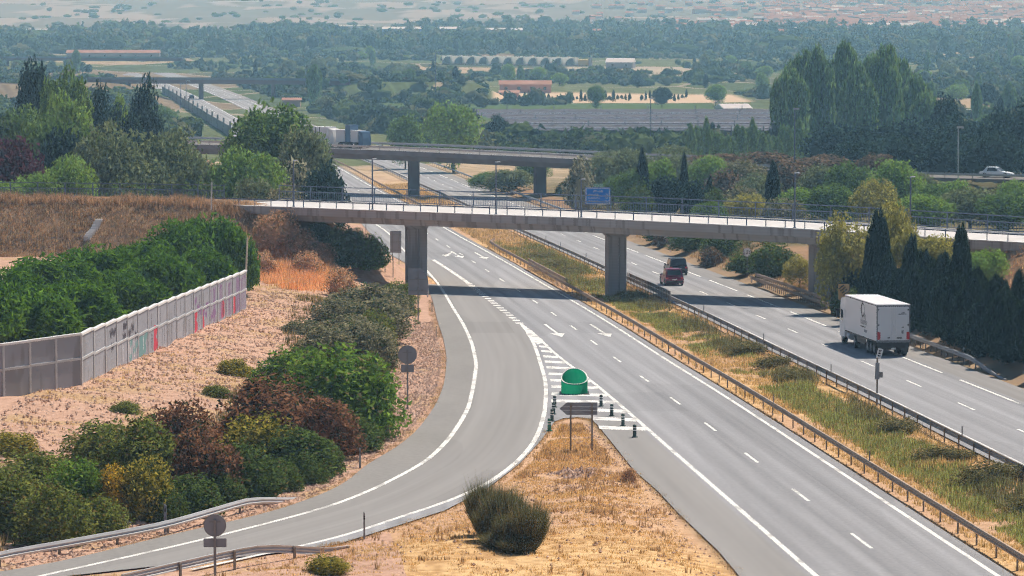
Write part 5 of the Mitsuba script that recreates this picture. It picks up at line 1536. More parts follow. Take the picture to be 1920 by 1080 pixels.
RM = 'shrubs and trees between the two overpasses on the right'
for kind, u, y, vt, w, lab in (
        ('cream_shrub', 1090, 500, 293, 62, 'round cream-coloured shrub left above the blue sign'), ('cypress_tree', 1205, 470, 276, 24, 'slender cypress right of the blue sign'), ('cypress_tree', 1283, 470, 284, 16, 'thin cypress in the middle right'), ('cypress_tree', 1330, 470, 328, 18, 'short cypress right of the thin one'),
        ('cypress_tree', 1449, 450, 302, 30, 'stout dark cypress in the right middle'), ('light_tree', 1235, 480, 298, 60, 'light green tree beside the slender cypress'), ('broadleaf_tree', 1185, 470, 318, 60, 'green tree left of the slender cypress'), ('dark_conifer', 1250, 450, 330, 70, 'dark tree below the light green one'),
        ('dark_conifer', 1300, 452, 338, 60, 'dark tree below the thin cypress'), ('hedge_shrub', 1340, 445, 352, 60, 'dark bush below the short cypress'), ('hedge_shrub', 1200, 448, 345, 70, 'dark bush beside the blue sign'), ('broadleaf_tree', 1150, 520, 330, 50, 'green bush right above the blue sign'),
        ('olive_tree', 1185, 535, 280, 100, 'olive bush hiding the right end of the far overpass'), ('light_tree', 1330, 520, 292, 80, 'light bush in front of the side road, right of the brown lamp'), ('olive_tree', 1130, 545, 292, 70, 'olive bush at the end of the far overpass guardrail'), ('olive_tree', 1255, 528, 284, 90, 'olive bush between the slender and the thin cypress'),
        ('olive_tree', 1150, 560, 282, 90, 'olive tree at the right end of the far overpass'), ('olive_tree', 1260, 570, 272, 90, 'olive-brown tree above the light green one'), ('grey_shrub', 1385, 460, 348, 80, 'pale grey bush in the right middle'), ('gold_tree', 1400, 430, 362, 80, 'yellowish bush in the right middle'), ('light_tree', 1500, 440, 352, 80, 'light bush right of the stout cypress'),
        ('broadleaf_tree', 1560, 430, 345, 100, 'green bush above the bridge railing'), ('brown_shrub', 1350, 540, 288, 110, 'reddish brown shrub on the side road bank'), ('brown_shrub', 1440, 530, 284, 120, 'brown shrub on the bank behind the stout cypress'), ('brown_shrub', 1540, 520, 290, 110, 'brown shrub on the bank farther right'), ('brown_shrub', 1640, 500, 288, 80, 'dark brown bush left of the side road'),
        ('broadleaf_tree', 1590, 470, 305, 90, 'green bush under the poplars'), ('light_tree', 1680, 450, 300, 110, 'light green bush left of the pale car'), ('broadleaf_tree', 1760, 440, 345, 110, 'green bush below the side road guardrail'), ('gold_tree', 1640, 425, 335, 90, 'yellow-green bush right of the lamp'), ('light_tree', 1730, 425, 365, 110, 'light green bush behind the tallest yellow-green tree'),
        ('olive_tree', 1820, 430, 352, 120, 'olive bush below the pale car'), ('broadleaf_tree', 1890, 425, 362, 120, 'green bush at the right edge below the side road'), ('grey_shrub', 1470, 420, 372, 90, 'grey bush behind the railing'), ('broadleaf_tree', 1330, 415, 378, 70, 'low green bush behind the railing'), ('light_tree', 1900, 440, 338, 70, 'light bush at the right edge by the side road'),
        ('brown_shrub', 1310, 560, 292, 80, 'brown bush at the left end of the side road bank'), ('grey_shrub', 1395, 520, 300, 90, 'greyish bush on the side road bank'), ('brown_shrub', 1490, 505, 302, 90, 'brown bush below the side road, left of the lamp'), ('olive_tree', 1540, 490, 310, 90, 'olive bush below the side road'), ('brown_shrub', 1600, 480, 318, 80, 'brown bush in the middle of the side road bank'), ('olive_tree', 1420, 490, 325, 90, 'olive bush behind the stout cypress'), ('brown_shrub', 1360, 500, 318, 90, 'dark brown bush left of the stout cypress'), ('olive_tree', 1720, 470, 322, 90, 'olive bush left below the pale car'), ('light_tree', 1785, 468, 338, 80, 'light bush right below the pale car'), ('grey_shrub', 1880, 455, 350, 80, 'grey bush below the guardrail at the right edge'),
        ('olive_tree', 960, 590, 318, 90, 'olive bush under the far overpass'), ('broadleaf_tree', 920, 600, 322, 80, 'green bush left under the far overpass'), ('hedge_shrub', 1072, 560, 334, 60, 'dark bush by the right pier of the far overpass'), ('broadleaf_tree', 1000, 640, 300, 70, 'green bush behind the far overpass pier')):
    grow(kind, u, y, vt, w, lab, RM)

# poplars and dark wood edge
def nth(k):
    k += 1
    return f'{k}' + ('th' if 10 < k % 100 < 14 else {1: 'st', 2: 'nd', 3: 'rd'}.get(k % 10, 'th'))


def where(u, v=None, split=(1, 2)):
    w = ['far left', 'left', 'middle left', 'middle', 'middle right', 'right', 'far right'][int(np.clip((u + 20) / 1960 * 7, 0, 6))]
    return w if v is None else ('farther ' if v < 140 else 'nearer ' if v > 190 else '') + w


PO = 'poplars in the tall group'
for k, (u, vt, w) in enumerate(((1482, 128, 50), (1505, 93, 52), (1535, 88, 44), (1560, 118, 50), (1584, 78, 46), (1610, 118, 52), (1632, 108, 46), (1655, 84, 56), (1690, 112, 52), (1718, 140, 50), (1735, 175, 44))):
    grow('poplar_tree', u, 780 + (k * 37) % 60, vt, w * 1.4, f'poplar of the tall group, {["first", "second", "third", "fourth", "fifth", "sixth", "seventh", "eighth", "ninth", "tenth", "eleventh"][k]} from the left', PO)
for k in range(26):
    u = 1296 + k * 9.6
    grow('poplar_tree', u, 705 + (k * 13) % 30, 232 + (k * 29) % 26 - (22 if k % 9 == 3 else 0), 20, f'slim young poplar left of the tall group, {nth(k)} of the row from the left', 'young poplars in the row')
for k, (u, y, vt, w) in enumerate(((1560, 640, 232, 120), (1640, 620, 228, 130), (1720, 640, 224, 130), (1800, 620, 216, 130), (1870, 600, 205, 130), (1930, 600, 190, 120), (1600, 560, 262, 110), (1690, 560, 255, 120), (1780, 560, 250, 120), (1860, 550, 245, 130))):
    grow('dark_conifer', u, y, vt, w, f'dark tree of the wood edge below the poplars, number {["one", "two", "three", "four", "five", "six", "seven", "eight", "nine", "ten"][k]} of ten', 'dark wood edge right')
grow('dark_conifer', 1772, 690, 178, 60, 'layered cedar-like tree right of the poplars')
grow('light_tree', 850, 700, 193, 104, 'big bright green tree behind the far overpass')
grow('broadleaf_tree', 760, 720, 215, 70, 'green tree left of the big bright one')

# ---------------------------------------------------------------- the plain: orchard net, buildings, scattered trees
t = thing('orchard_net', 'dark grey net stretched over a wide orchard in the middle of the plain', 'net')
gxn, gyn = np.meshgrid(np.linspace(0, 1, 60), np.linspace(0, 1, 34))
ny_ = 905 + (1135 - 905) * gyn
nx0, nx1 = 7 - 24 * gyn, 74 + 32 * gyn
nx_ = nx0 + (nx1 - nx0) * gxn
nz_ = zr(ny_) + 3.4 - .5 * np.abs(np.sin(gyn * np.pi * 11)) - .25 * np.abs(np.sin(gxn * np.pi * 14))
n_, k_ = gxn.shape[1], gxn.shape[0]
i, j = np.meshgrid(np.arange(k_ - 1), np.arange(n_ - 1), indexing='ij')
a = i * n_ + j
nf = np.concatenate([np.stack([a, a + 1, a + n_ + 1], -1).reshape(-1, 3), np.stack([a, a + n_ + 1, a + n_], -1).reshape(-1, 3)])
part(t, 'net', trimesh.Trimesh(np.stack([nx_, ny_, nz_], -1).reshape(-1, 3), nf, process=False), 'mat_net', smooth=True)
post = mikit.ply(bx(-.12, .12, -.12, .12, -1, 4.4), 'mat_steel')
for gy_ in np.linspace(0, 1, 5):
    for g in np.linspace(0, 1, 9):
        y = 905 + 230 * gy_
        again(t, 'post', post, rigid(0, (7 - 24 * gy_ + (67 + 56 * gy_ - 0) * g, y, float(zr(y)))))
part(t, 'cable', cat_([bx(7 - 24 * f, 74 + 32 * f, 905 + 230 * f - .3, 905 + 230 * f + .3, float(zr(905 + 230 * f)) + 3.4, float(zr(905 + 230 * f)) + 3.7) for f in (.04, .25, .5, .75)]), 'mat_white')

gh = thing('tunnel_greenhouse', 'row of white plastic tunnels with grey arched gables on the plain', 'greenhouse')
y_, n = 2075.0, 11
xa, xb = at(826, y_)[0], at(1083, y_)[0]
w = (xb - xa) / n
arc = [(w * .5 * math.cos(q_), 4.3 * math.sin(q_)) for q_ in np.linspace(0, math.pi, 15)]
tun = trimesh.creation.extrude_polygon(Polygon(arc), 46, engine='earcut')
tun.apply_transform(np.array([[1, 0, 0, 0], [0, 0, 1, 0], [0, 1, 0, 0], [0, 0, 0, 1.]]))
tun.fix_normals()
gab = trimesh.creation.extrude_polygon(shapely.affinity.scale(Polygon(arc), .93, .93, origin=(0, 0)), .1, engine='earcut')
gab.apply_transform(np.array([[1, 0, 0, 0], [0, 0, 1, -.13], [0, 1, 0, 0], [0, 0, 0, 1.]]))
gab.fix_normals()
rib = trimesh.creation.extrude_polygon(Polygon(arc).difference(shapely.affinity.scale(Polygon(arc), .935, .94, origin=(0, 0))), .2, engine='earcut')
rib.apply_transform(np.array([[1, 0, 0, 0], [0, 0, 1, -.16], [0, 1, 0, 0], [0, 0, 0, 1.]]))
rib.fix_normals()
pt, pg_, pr_ = mikit.ply(tun, 'mat_plastic_film', smooth=30), mikit.ply(gab, 'mat_gable'), mikit.ply(rib, 'mat_steel')
for k in range(n):
    x = xa + (k + .5) * w
    yy = y_ + 62 * (1 - (k + .5) / n)
    z = float(zr(yy)) + .3
    nm = again(gh, 'tunnel', pt, rigid(0, (x, yy, z), (.97, 1, 1)))
    again(nm, 'gable', pg_, rigid(0, (x, yy, z), (.97, 1, 1)))
    again(nm, 'hoop', pr_, rigid(0, (x, yy, z), (.97, 1, 1)))
part(gh, 'gutter_wall', sweep(np.array([(xa, y_ + 63, float(zr(y_ + 63))), (xb, y_ + 1, float(zr(y_ + 1)))]), [(-.3, 0), (.3, 0), (.3, 5.0), (-.3, 5.0)]), 'mat_plastic_film')
x0_, x1_ = at(1083, y_)[0] + .3, at(1103, y_)[0]
part(gh, 'end_shed', bx(x0_, x1_, y_ - 1, y_ + 20, float(zr(y_)), float(zr(y_)) + 3.6), 'mat_yellow_wall', 'yellow end shed')
c = np.array(at(1107, 2060, 122))
c[2] = float(zr(2060))
t = thing('water_tower', 'slim pale tank with pointed cap at the right end of the tunnels', 'tank')
part(t, 'tank', tube(c, c + [0, 0, 5.6], 1.1, n=16), 'mat_far_wall')
part(t, 'cap', tube(c + [0, 0, 5.6], c + [0, 0, 6.9], 1.3, .1, n=16), 'mat_green_dark')


def house(name, label, u, y, w, dep, h, roof, wall, rmat, group=None, yaw=0.0, cat='building', windows=3):
    x = at(u, y)[0]
    z = gz_(x, y)
    t = thing(name, label, cat, group)
    pl = lambda m: turned(m, yaw, (x, y, z))
    part(t, 'wall', pl(bx(-w / 2, w / 2, 0, dep, -.8, h)), wall)
    part(t, 'roof', pl(hull([(a * (w / 2 + .4), b, h) for a in (-1, 1) for b in (-.4, dep + .4)] + [(a * (w / 2 + .4), dep / 2, h + roof) for a in (-1, 1)] + [(a * (w / 2 + .4), b, h + .15) for a in (-1, 1) for b in (-.4, dep + .4)])), rmat)
    for k in range(windows):
        part(t, 'window', pl(bx(-w / 2 + (k + .5) * w / windows - .6, -w / 2 + (k + .5) * w / windows + .6, -.06, .02, h * .35, h * .75)), 'mat_glass')
    return t


house('barn', 'barn with broad pinkish white roof right of the tunnels', 1160, 2000, 15.5, 14, 3.6, 2.4, 'mat_far_wall', 'mat_roof_pale', yaw=-.15, cat='barn', windows=2)
house('farmhouse', 'orange-pink low farmhouse among small cypresses', 985, 1480, 22, 12, 3.4, 1.8, 'mat_pink_wall', 'mat_roof_red', windows=4)
house('farmhouse', 'small pink annex left of the farmhouse', 955, 1430, 8, 7, 2.6, 1.2, 'mat_pink_wall', 'mat_roof_red', windows=2)
house('shed', 'pale shed with wide roof right of the cypress rows', 1382, 1180, 10, 9, 2.6, 1.6, 'mat_far_wall', 'mat_roof_pale', yaw=.3, cat='shed', windows=1)
house('shed', 'long cream shed right of the poplars', 1812, 1150, 15, 6, 2.4, .9, 'mat_cream', 'mat_plastic_film', cat='shed', windows=0)
house('shed', 'low white-roofed shed among the trees at the left edge', 18, 760, 6.6, 6, 2.9, .5, 'mat_pink_wall', 'mat_roof_pale', cat='shed', windows=1)
house('shed', 'small red-roofed shed right of the distant rusty overpass', 548, 1290, 6.5, 5, 2.3, 1.0, 'mat_pink_soil', 'mat_roof_red', cat='shed', windows=0)
house('farmhouse', 'long building with reddish roof at the far left of the plain', 215, 2250, 60, 10, 4.5, 2.0, 'mat_far_wall', 'mat_roof_red', windows=6)
house('warehouse', 'distant pink-walled warehouse at the foot of the hill', 935, 3080, 42, 20, 8, 2, 'mat_pink_wall', 'mat_roof_pale', windows=0)
house('warehouse', 'distant blue-grey warehouse left of the pink-walled one', 790, 3150, 70, 20, 7, 2, 'mat_blue_steel', 'mat_roof_pale', windows=0)
house('warehouse', 'distant long white shed below the bare hill at the left', 60, 3300, 95, 10, 3.5, 1, 'mat_roof_pale', 'mat_plastic_film', windows=0)
house('warehouse', 'distant white shed in the upper middle left', 650, 3500, 55, 10, 4, 1, 'mat_roof_pale', 'mat_plastic_film', windows=0)

rt = np.random.default_rng(21)
for k in range(46):
    u = (945 + k * 7.6) if k > 5 else 938 + k * 9
    if 1035 < u < 1060 or 1185 < u < 1200:
        continue
    y = 1380 + rt.uniform(0, 50)
    x, _, zt = at(u, y, 186 - rt.uniform(5, 17))
    plant('young_cypress', x, y, gz_(x, y) - .1, rt.uniform(1.0, 1.7), max(zt - gz_(x, y), 1.6) + rt.uniform(0, 1.2), f'small dark cypress on the pale ground of the nursery, {nth(k)} from the left', group='small cypresses of the nursery')


ICO = {k: trimesh.creation.icosphere(k) for k in (1, 2)}


def low_tree(n_leaf, rng, c0, c1, w, h, x, y, z, cl, sub=1):
    """Small far tree added to a cloud: a lumpy core with leaf sprays."""
    m = ICO[sub]
    p = m.vertices * (1 + .45 * (rng.uniform(size=(len(m.vertices), 1)) - .5))
    v = p * [w * .42, w * .42, h * .42] + [x, y, z + h * .48]
    c = np.asarray(c0) + (np.asarray(c1) - np.asarray(c0)) * rng.uniform()
    cl.add(v, np.tile(c, (len(v), 1)) * rng.uniform(.85, 1.15, (len(v), 1)), m.faces)
    d = unit(rng.normal(size=(n_leaf, 3)))
    pos = d * rng.uniform(.8, 1.08, (n_leaf, 1)) * [w * .5, w * .5, h * .5] + [x, y, z + h * .5]
    cl.add(leaf_tris(pos, d, min(w, h) * .2, rng, .8, 1.5), np.repeat(c * rng.uniform(.7, 1.3, (n_leaf, 1)), 3, axis=0))


def on_plain(u, v):
    x, y = on_road(u, v)
    return x, y, ground(x, y, False)


GREENS = [((.045, .085, .035), (.09, .14, .055)), ((.08, .125, .04), (.14, .20, .07)), ((.03, .06, .04), (.065, .10, .055)), ((.11, .13, .065), (.19, .20, .10))]
# river wood: one mass right across below the hill
cl = Cloud()
u, v = rt.uniform(-60, 1980, 3600), rt.uniform(52, 103, 3600)
k = ~((u < 760) & (v < 66 + 8 * np.sin(u * .02)) | (u > 1280) & (v < 58))
for x, y, z in zip(*on_plain(u[k], v[k])):
    low_tree(16, rt, *GREENS[int(rt.integers(4))], 5 + 6 * rt.exponential() * rt.uniform(.6, 1.2), rt.uniform(4, 15), x, y, z - .6, cl)
m, col = cl.mesh()
put('river_wood', m, 'mat_leaf', 'broad bluish band of woodland along the foot of the far hill', None, None, 'stuff', color=col)
# hedges and scrub of the plain as one mass
cl = Cloud()
u, v = rt.uniform(-60, 1980, 11000), 103 + 200 * rt.uniform(size=11000) ** 1.2
x, y, z = on_plain(u, v)
d = x - xD(y)
f = meshkit.fbm(np.stack([x / 70, y / 130, 0 * x + 3], -1), 3, 8)
k = ~((d > -22) & (d < 34) | (y < 690) | (y > 835) & (y < 1150) & (x > -14) & (x < 108) | (y > 1372) & (y < 1520) & (x > -8) & (x < 98) | (y > 1880) & (y < 2150) & (x > -48) & (x < 100))
k &= f > np.where(y > 1100, .44, .40) + rt.normal(0, .03, len(x)) + .16 * ((y > 1150) & (y < 1372) & (x > -20) & (x < 92))
for x, y, z in zip(x[k][:5200], y[k][:5200], z[k][:5200]):
    s = rt.uniform(.5, 1.35)
    low_tree(18 if y > 1200 else 40, rt, *GREENS[int(rt.integers(4))], s * rt.uniform(3.5, 8.5), s * rt.uniform(2, 6), x, y, z - .4, cl, 1 if y > 900 else 2)
m, col = cl.mesh()
put('scrub', m, 'mat_leaf', 'hedges and scrub between the fields of the plain', None, None, 'stuff', color=col)
# single trees of the plain
PT = 'trees standing out on the plain'
for k in range(150):
    u, v = rt.uniform(-20, 1940), 108 + 175 * rt.uniform() ** 1.1
    x, y, z = (float(c_) for c_ in on_plain(u, v))
    d = x - float(xD(y))
    if -24 < d < 36 or y < 700 or (880 < y < 1240 and -22 < x < 114) or (1330 < y < 1560 and -14 < x < 100) or (1845 < y < 2160 and -50 < x < 102):
        continue
    kind = ['broadleaf_tree', 'olive_tree', 'dark_conifer', 'light_tree', 'cypress_tree', 'poplar_tree'][int(rt.integers(6))]
    w = {'cypress_tree': 2.2, 'poplar_tree': 4.5}.get(kind, 8) * rt.uniform(.7, 1.3)
    h = {'cypress_tree': 9, 'poplar_tree': 14}.get(kind, 8) * rt.uniform(.7, 1.25)
    word = {'broadleaf_tree': 'green round-crowned', 'olive_tree': 'grey-green', 'dark_conifer': 'dark', 'light_tree': 'light green', 'cypress_tree': 'narrow dark', 'poplar_tree': 'tall narrow green'}[kind]
    plant(kind, x, y, z - .3, w, h, f'{word} tree among the fields in the {where(u, v)} part of the plain', group=f'{word} trees of the plain')

# the village on the hillside
VI = 'houses of the hazy village on the hillside'
for k, (wm, rm) in enumerate((('mat_wall_pale', 'mat_roof_red'), ('mat_wall_pale', 'mat_roof_pale'), ('mat_pink_wall', 'mat_roof_red'))):
    scene[f'group_house_{k}'] = {'type': 'shapegroup', 'wall': mikit.ply(bx(-.5, .5, -.4, .4, -.3, .68), wm),
                                 'roof': mikit.ply(hull([(a * .54, b * .45, .68) for a in (-1, 1) for b in (-1, 1)] + [(a * .54, 0, 1.0) for a in (-1, 1)]), rm)}
for k in range(285):
    if k < 60:
        u, v = rt.normal(1340, 50), rt.uniform(47, 60)
    elif k < 230:
        u, v = rt.uniform(1440, 1960), rt.uniform(14, 70)
    else:
        u, v = rt.uniform(1090, 1960), rt.uniform(5, 66)
    x, y, z = (float(c_) for c_ in on_plain(u, v))
    s = rt.uniform(9, 18) * (1.6 if k % 17 == 0 else 1)
    key = numbered('village_house')
    g = int(rt.integers(3))
    scene[key] = {'type': 'instance', 'group': {'type': 'ref', 'id': f'group_house_{g}'}, 'to_world': T4(rigid(rt.uniform(-.5, .5), (x, y, z), (s, s * .8, rt.uniform(4.5, 8))))}
    words = ['pale red-roofed', 'pale grey-roofed', 'pinkish red-roofed'][g]
    tag(key, f'tiny {words} house of the hazy village, {"upper" if v < 32 else "lower"} {where(u)} of the hillside', 'house', f'{words} houses of the far village')

# smaller houses and gardens that cannot be told apart
cl_w, cl_r = [], []
rv = np.random.default_rng(8)
uv_ = np.stack([np.where(rv.uniform(size=700) < .75, rv.uniform(1430, 1970, 700), rv.uniform(1080, 1970, 700)), rv.uniform(6, 72, 700)], 1)
hx, hy = on_road(uv_[:, 0], uv_[:, 1])
hz = ground(hx, hy)
for x, y, z in zip(hx, hy, hz):
    w, d_, h = rv.uniform(6, 14), rv.uniform(6, 10), rv.uniform(3, 6)
    cl_w.append(bx(x - w / 2, x + w / 2, y, y + d_, z - 2, z + h))
    cl_r.append(hull([(x + a * (w / 2 + .4), y + b, z + h) for a in (-1, 1) for b in (-.4, d_ + .4)] + [(x + a * w / 2, y + d_ / 2, z + h + 2) for a in (-1, 1)]))
put('village', cat_(cl_w), 'mat_wall_pale', 'mass of small pale houses of the hazy village on the hillside', None, None, 'stuff')
put('village__roofs', cat_(cl_r), 'mat_roof_red')
cl = Cloud()
u, v = rv.uniform(-60, 1980, 330), rv.uniform(2, 66, 330)
for x, y, z in zip(*on_plain(u, v)):
    low_tree(10, rv, *GREENS[1 + 2 * int(rv.integers(2))], rv.uniform(7, 17), rv.uniform(3, 6), x, y, z - .5, cl)
m, col = cl.mesh()
put('hill_scrub', m, 'mat_leaf', 'scattered trees and hedges on the hazy hillside', None, None, 'stuff', color=col)

# ---------------------------------------------------------------- grasses and stones
def blades(n, px, py, hgt, c0, c1, rng, per=7, spreadr=.16, wid=.028, odd=None, odd_p=0, lean=.35, zoff=-.03):
    """n tufts at the points px, py as one mesh of thin pointed blades."""
    z = ground(px, py)
    k = len(px)
    a = rng.uniform(0, 6.283, (k, per))
    r = rng.uniform(0, spreadr, (k, per))
    b0 = np.stack([px[:, None] + np.cos(a) * r, py[:, None] + np.sin(a) * r, np.repeat(z[:, None] + zoff, per, 1)], -1)
    h = (hgt * rng.uniform(.4, 1.2, k) * (.45 + 1.1 * meshkit.fbm(np.stack([px / 2.6, py / 2.6, 0 * px], -1), 2, 17)))[:, None] * rng.uniform(.6, 1.1, (k, per))
    ln_ = rng.uniform(0, lean, (k, per)) * h
    tip = b0 + np.stack([np.cos(a) * ln_, np.sin(a) * ln_, h], -1)
    th = rng.uniform(0, 6.283, (k, per))
    w = wid * rng.uniform(.7, 1.5, (k, per))
    sd = np.stack([np.cos(th) * w, np.sin(th) * w, 0 * w], -1)
    v = np.stack([b0 - sd, b0 + sd, tip], 2).reshape(-1, 3)
    return trimesh.Trimesh(v, np.arange(len(v)).reshape(-1, 3), process=False), leaf_mix(c0, c1, k * per, rng, odd, odd_p)


def grass(name, label, n, sample, hgt, c0, c1, seed, mat='mat_leaf', keep=None, **kw):
    rng = np.random.default_rng(seed)
    px, py = sample(rng, n)
    if keep is not None:
        k = keep(px, py, rng)
        px, py = px[k], py[k]
    m, col = blades(n, px, py, hgt, c0, c1, rng, **kw)
    put(name, m, mat, label, None, None, 'stuff', color=col)


def band(d0, d1, y0, y1):
    def f(rng, n):
        # denser towards the camera
        y = y0 + (y1 - y0) * rng.uniform(0, 1, n) ** 1.25
        return off(y, rng.uniform(d0, d1, n)), y
    return f


def patchy(scale, level, seed):
    return lambda x, y, rng: meshkit.fbm(np.stack([x / scale, y / scale, 0 * x], -1), 3, seed) > level + rng.normal(0, .04, len(x))


grass('median_grass', 'fresh green grass along the middle of the central reserve', 15000, band(6.9, 10.4, 128, 345), .42, (.24, .30, .08), (.50, .53, .20), 1, keep=patchy(5, .47, 3), per=8, spreadr=.32, odd=(.30, .22, .09), odd_p=.18)
for k, (y, d, w, h) in enumerate(((150, 10.4, 3.0, 1.3), (158, 10.6, 2.6, 1.1), (170, 10.5, 2.8, 1.25), (181, 10.3, 2.4, 1.0), (196, 10.6, 2.6, 1.1), (232, 10.2, 2.6, 1.15), (243, 10.4, 2.2, 1.0), (255, 10.3, 2.4, 1.1), (365, 8.6, 3.0, 1.2), (378, 8.2, 3.2, 1.2), (392, 8.4, 3.0, 1.1))):
    x = float(off(y, d))
    plant('olive_shrub', x, float(y), gz_(x, float(y)) - .15, w, h, f'low olive scrub in the central reserve beside the dark guardrail, {nth(k)} from the camera', group='scrub of the central reserve', deep=w * 1.6)
grass('median_weeds', 'olive weeds beside the dark guardrail in the central reserve', 5200, band(8.8, 11.2, 128, 330), .75, (.17, .18, .075), (.33, .32, .15), 2, keep=patchy(9, .52, 9), per=12, spreadr=.32, odd=(.22, .17, .09), odd_p=.2)
grass('median_straw', 'yellow dry straw of the central reserve', 16000, band(4.9, 11.8, 128, 420), .30, (.56, .40, .17), (.80, .62, .31), 3, keep=patchy(4, .42, 5), per=7, spreadr=.22)
grass('median_far_grass', 'greenish grass of the central reserve under the overpass', 3600, band(6.0, 10.8, 335, 425), .8, (.18, .23, .08), (.38, .40, .16), 4, keep=patchy(6, .40, 4), per=9, spreadr=.35, odd=(.36, .26, .11), odd_p=.25)
grass('median_far_straw', 'dry grass of the central reserve beyond the near overpass', 4500, band(5.2, 11.2, 400, 640), .5, (.50, .36, .17), (.72, .56, .29), 14, per=6, spreadr=.4, wid=.05)


def in_gore(rng, n):
    y = 128 + 72 * rng.uniform(0, 1, n)
    x1 = off(y, -7.3)
    x0 = np.interp(y, gy_o, gx_o) + .5
    return x0 + (x1 - x0) * rng.uniform(0, 1, n), y


_k = np.argsort(gy_[:12]) if False else None
_go = np.array(on_road([p[0] for p in _g[:8]], [p[1] for p in _g[:8]]))
_go = _go[:, np.argsort(_go[1])]
gx_o, gy_o = np.concatenate([[-31], _go[0]]), np.concatenate([[124], _go[1]])
grass('nose_straw', 'cropped yellow dry grass of the nose between the two roads', 17000, in_gore, .13, (.62, .41, .17), (.84, .63, .30), 5, per=7, spreadr=.2, keep=patchy(3, .40, 7), wid=.02)
grass('nose_dead_grass', 'brown dead tufts on the nose', 1500, in_gore, .32, (.42, .27, .14), (.62, .44, .24), 6, per=9, spreadr=.2, keep=patchy(2.5, .55, 8))


def slope_pts(y0, y1, s0, s1):
    def f(rng, n):
        y = rng.uniform(y0, y1, n)
        return xL(y) - rng.uniform(s0, s1, n), y
    return f


grass('slope_straw', 'sparse dry grass on the gravel slope', 5200, slope_pts(150, 330, 3.5, 22), .24, (.52, .37, .17), (.76, .58, .3), 7, per=6, spreadr=.22, keep=patchy(5, .52, 12))
grass('verge_undergrowth', 'dry undergrowth among the slope shrubs', 6500, slope_pts(135, 300, 4, 12), .5, (.22, .18, .075), (.44, .33, .16), 8, per=8, spreadr=.3, keep=patchy(5, .45, 13), odd=(.07, .10, .03), odd_p=.3)


def orange_pts(rng, n):
    u, v = rng.uniform(462, 625, n), rng.uniform(468, 545, n)
    k = (v < 520 + (u - 470) * .3)
    p = np.array([hit(a, b)[:2] for a, b in zip(u[k][:350], v[k][:350])])
    p = np.repeat(p, 10, 0) + rng.normal(0, .6, (10 * len(p), 2))
    return p[:, 0], p[:, 1]


grass('orange_grass', 'tall orange dry grass at the foot of the bank', 1100, orange_pts, 1.0, (.78, .43, .19), (.93, .60, .32), 9, per=9, spreadr=.35)


AXX, AXY = [-140, -62, -42, -31, -16], [368, 363, 360, b1(-31), b1(-31) - 2]


def bank_pts(rng, n):
    x = rng.uniform(-62, -16, n)
    y = np.interp(x, AXX, AXY) - rng.uniform(8.5, 26, n)
    return x, y


grass('bank_grass', 'brown dry grass covering the bank of the near overpass', 14000, bank_pts, .5, (.36, .22, .12), (.58, .38, .22), 10, per=7, spreadr=.35, wid=.035, odd=(.46, .38, .24), odd_p=.35)


def crest_pts(rng, n):
    x = rng.uniform(-62, -24.6, n)
    return x, np.interp(x, AXX, AXY) - 6.4 - rng.uniform(0, 3.2, n)


grass('crest_grass', 'taller dry grass along the crest of the bank', 2500, crest_pts, .9, (.42, .27, .15), (.64, .44, .26), 15, per=8, spreadr=.35, wid=.035)
grass('right_verge_grass', 'dry grass along the right verge beyond the guardrail', 3500, band(25.0, 28.5, 300, 470), .5, (.44, .3, .15), (.68, .5, .27), 11, per=7, spreadr=.3, keep=patchy(6, .45, 2))
grass('right_bank_grass', 'dry grass on the bank right of the near overpass', 2500, lambda rng, n: (rng.uniform(42, 62, n), rng.uniform(278, 305, n)), .6, (.56, .33, .18), (.76, .5, .28), 12, per=7, spreadr=.35)
grass('nettle_field', 'rough herbs in the shade between the overpasses on the right', 5000, band(26, 60, 375, 520), .8, (.10, .12, .05), (.24, .22, .11), 13, per=8, spreadr=.5, wid=.05, keep=patchy(12, .45, 6), odd=(.3, .23, .12), odd_p=.2)


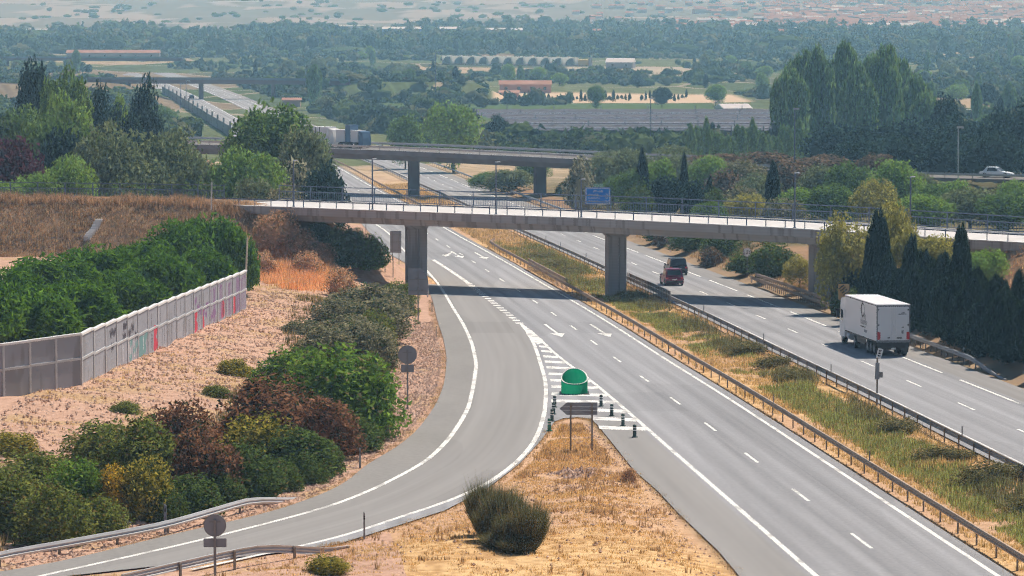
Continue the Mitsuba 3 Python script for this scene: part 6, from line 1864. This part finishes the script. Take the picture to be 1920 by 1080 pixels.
def stones(name, label, pts, size, seed):
    rng = np.random.default_rng(seed)
    px, py = pts
    m = trimesh.Trimesh([(1, 0, 0), (-1, 0, 0), (0, 1, 0), (0, -1, 0), (0, 0, .8), (0, 0, -.8)], [(0, 2, 4), (2, 1, 4), (1, 3, 4), (3, 0, 4), (2, 0, 5), (1, 2, 5), (3, 1, 5), (0, 3, 5)], process=False)
    k = len(px)
    p = m.vertices[None] * (1 + .5 * (rng.uniform(size=(k, len(m.vertices), 1)) - .5)) * (size * rng.uniform(.5, 1.5, (k, 1, 1)) * rng.uniform(.6, 1.2, (k, 1, 3)))
    z = ground(px, py)
    v = p + np.stack([px, py, z + .02], -1)[:, None]
    f = m.faces[None] + (np.arange(k) * len(m.vertices))[:, None, None]
    put(name, trimesh.Trimesh(v.reshape(-1, 3), f.reshape(-1, 3), process=False), 'mat_stone', label, None, None, 'stuff')


def edge_pts(rng, n):
    y = rng.uniform(128, 420, n)
    d = np.where(rng.uniform(size=n) < .5, 4.25, 12.25) + rng.normal(0, .13, n)
    return off(y, d), y


grass('edge_litter', 'dry stalks and litter along the pavement edges of the central reserve', 5200, edge_pts, .12, (.44, .30, .15), (.70, .52, .29), 21, per=6, spreadr=.16)


def nose_edge(rng, n):
    gx_, gy_ = GORE_X, GORE_Y
    t = rng.uniform(0, len(gx_) - 1.001, n)
    k = t.astype(int)
    f = t - k
    return gx_[k] + (gx_[k + 1] - gx_[k]) * f + rng.normal(0, .14, n), gy_[k] + (gy_[k + 1] - gy_[k]) * f + rng.normal(0, .2, n)


grass('nose_edge_litter', 'dry stalks creeping over the edge of the pavement round the nose', 2600, nose_edge, .13, (.44, .30, .15), (.70, .52, .29), 22, per=6, spreadr=.18)
grass('outer_edge_litter', 'dry stalks along the outer pavement edge of the slip road', 2600, slope_pts(132, 320, -.12, .5), .12, (.44, .31, .18), (.70, .54, .36), 23, per=6, spreadr=.18)
rs = np.random.default_rng(31)
stones('slope_stones', 'pinkish stones strewn over the slope below the noise barrier', slope_pts(150, 300, 3, 23)(rs, 19000), .085, 1)
stones('verge_gravel', 'loose pale stones on the gravel strip beside the slip road', slope_pts(132, 290, .4, 4.4)(rs, 9000), .085, 2)
y_ = rs.uniform(133, 200, 1300)
x_ = np.interp(y_, gy_o, gx_o) + .6 + (off(y_, -7.3) - np.interp(y_, gy_o, gx_o)) * rs.uniform(0, 1, 1300) ** .8
stones('nose_stones', 'pinkish stones on the nose between the two roads', (x_, y_), .07, 3)
x, y, z = hit(1082, 890)
stones('stone_heap', 'small heap of reddish stones on the nose', (x + rs.normal(0, .6, 160), y + rs.normal(0, 1.0, 160)), .16, 4)
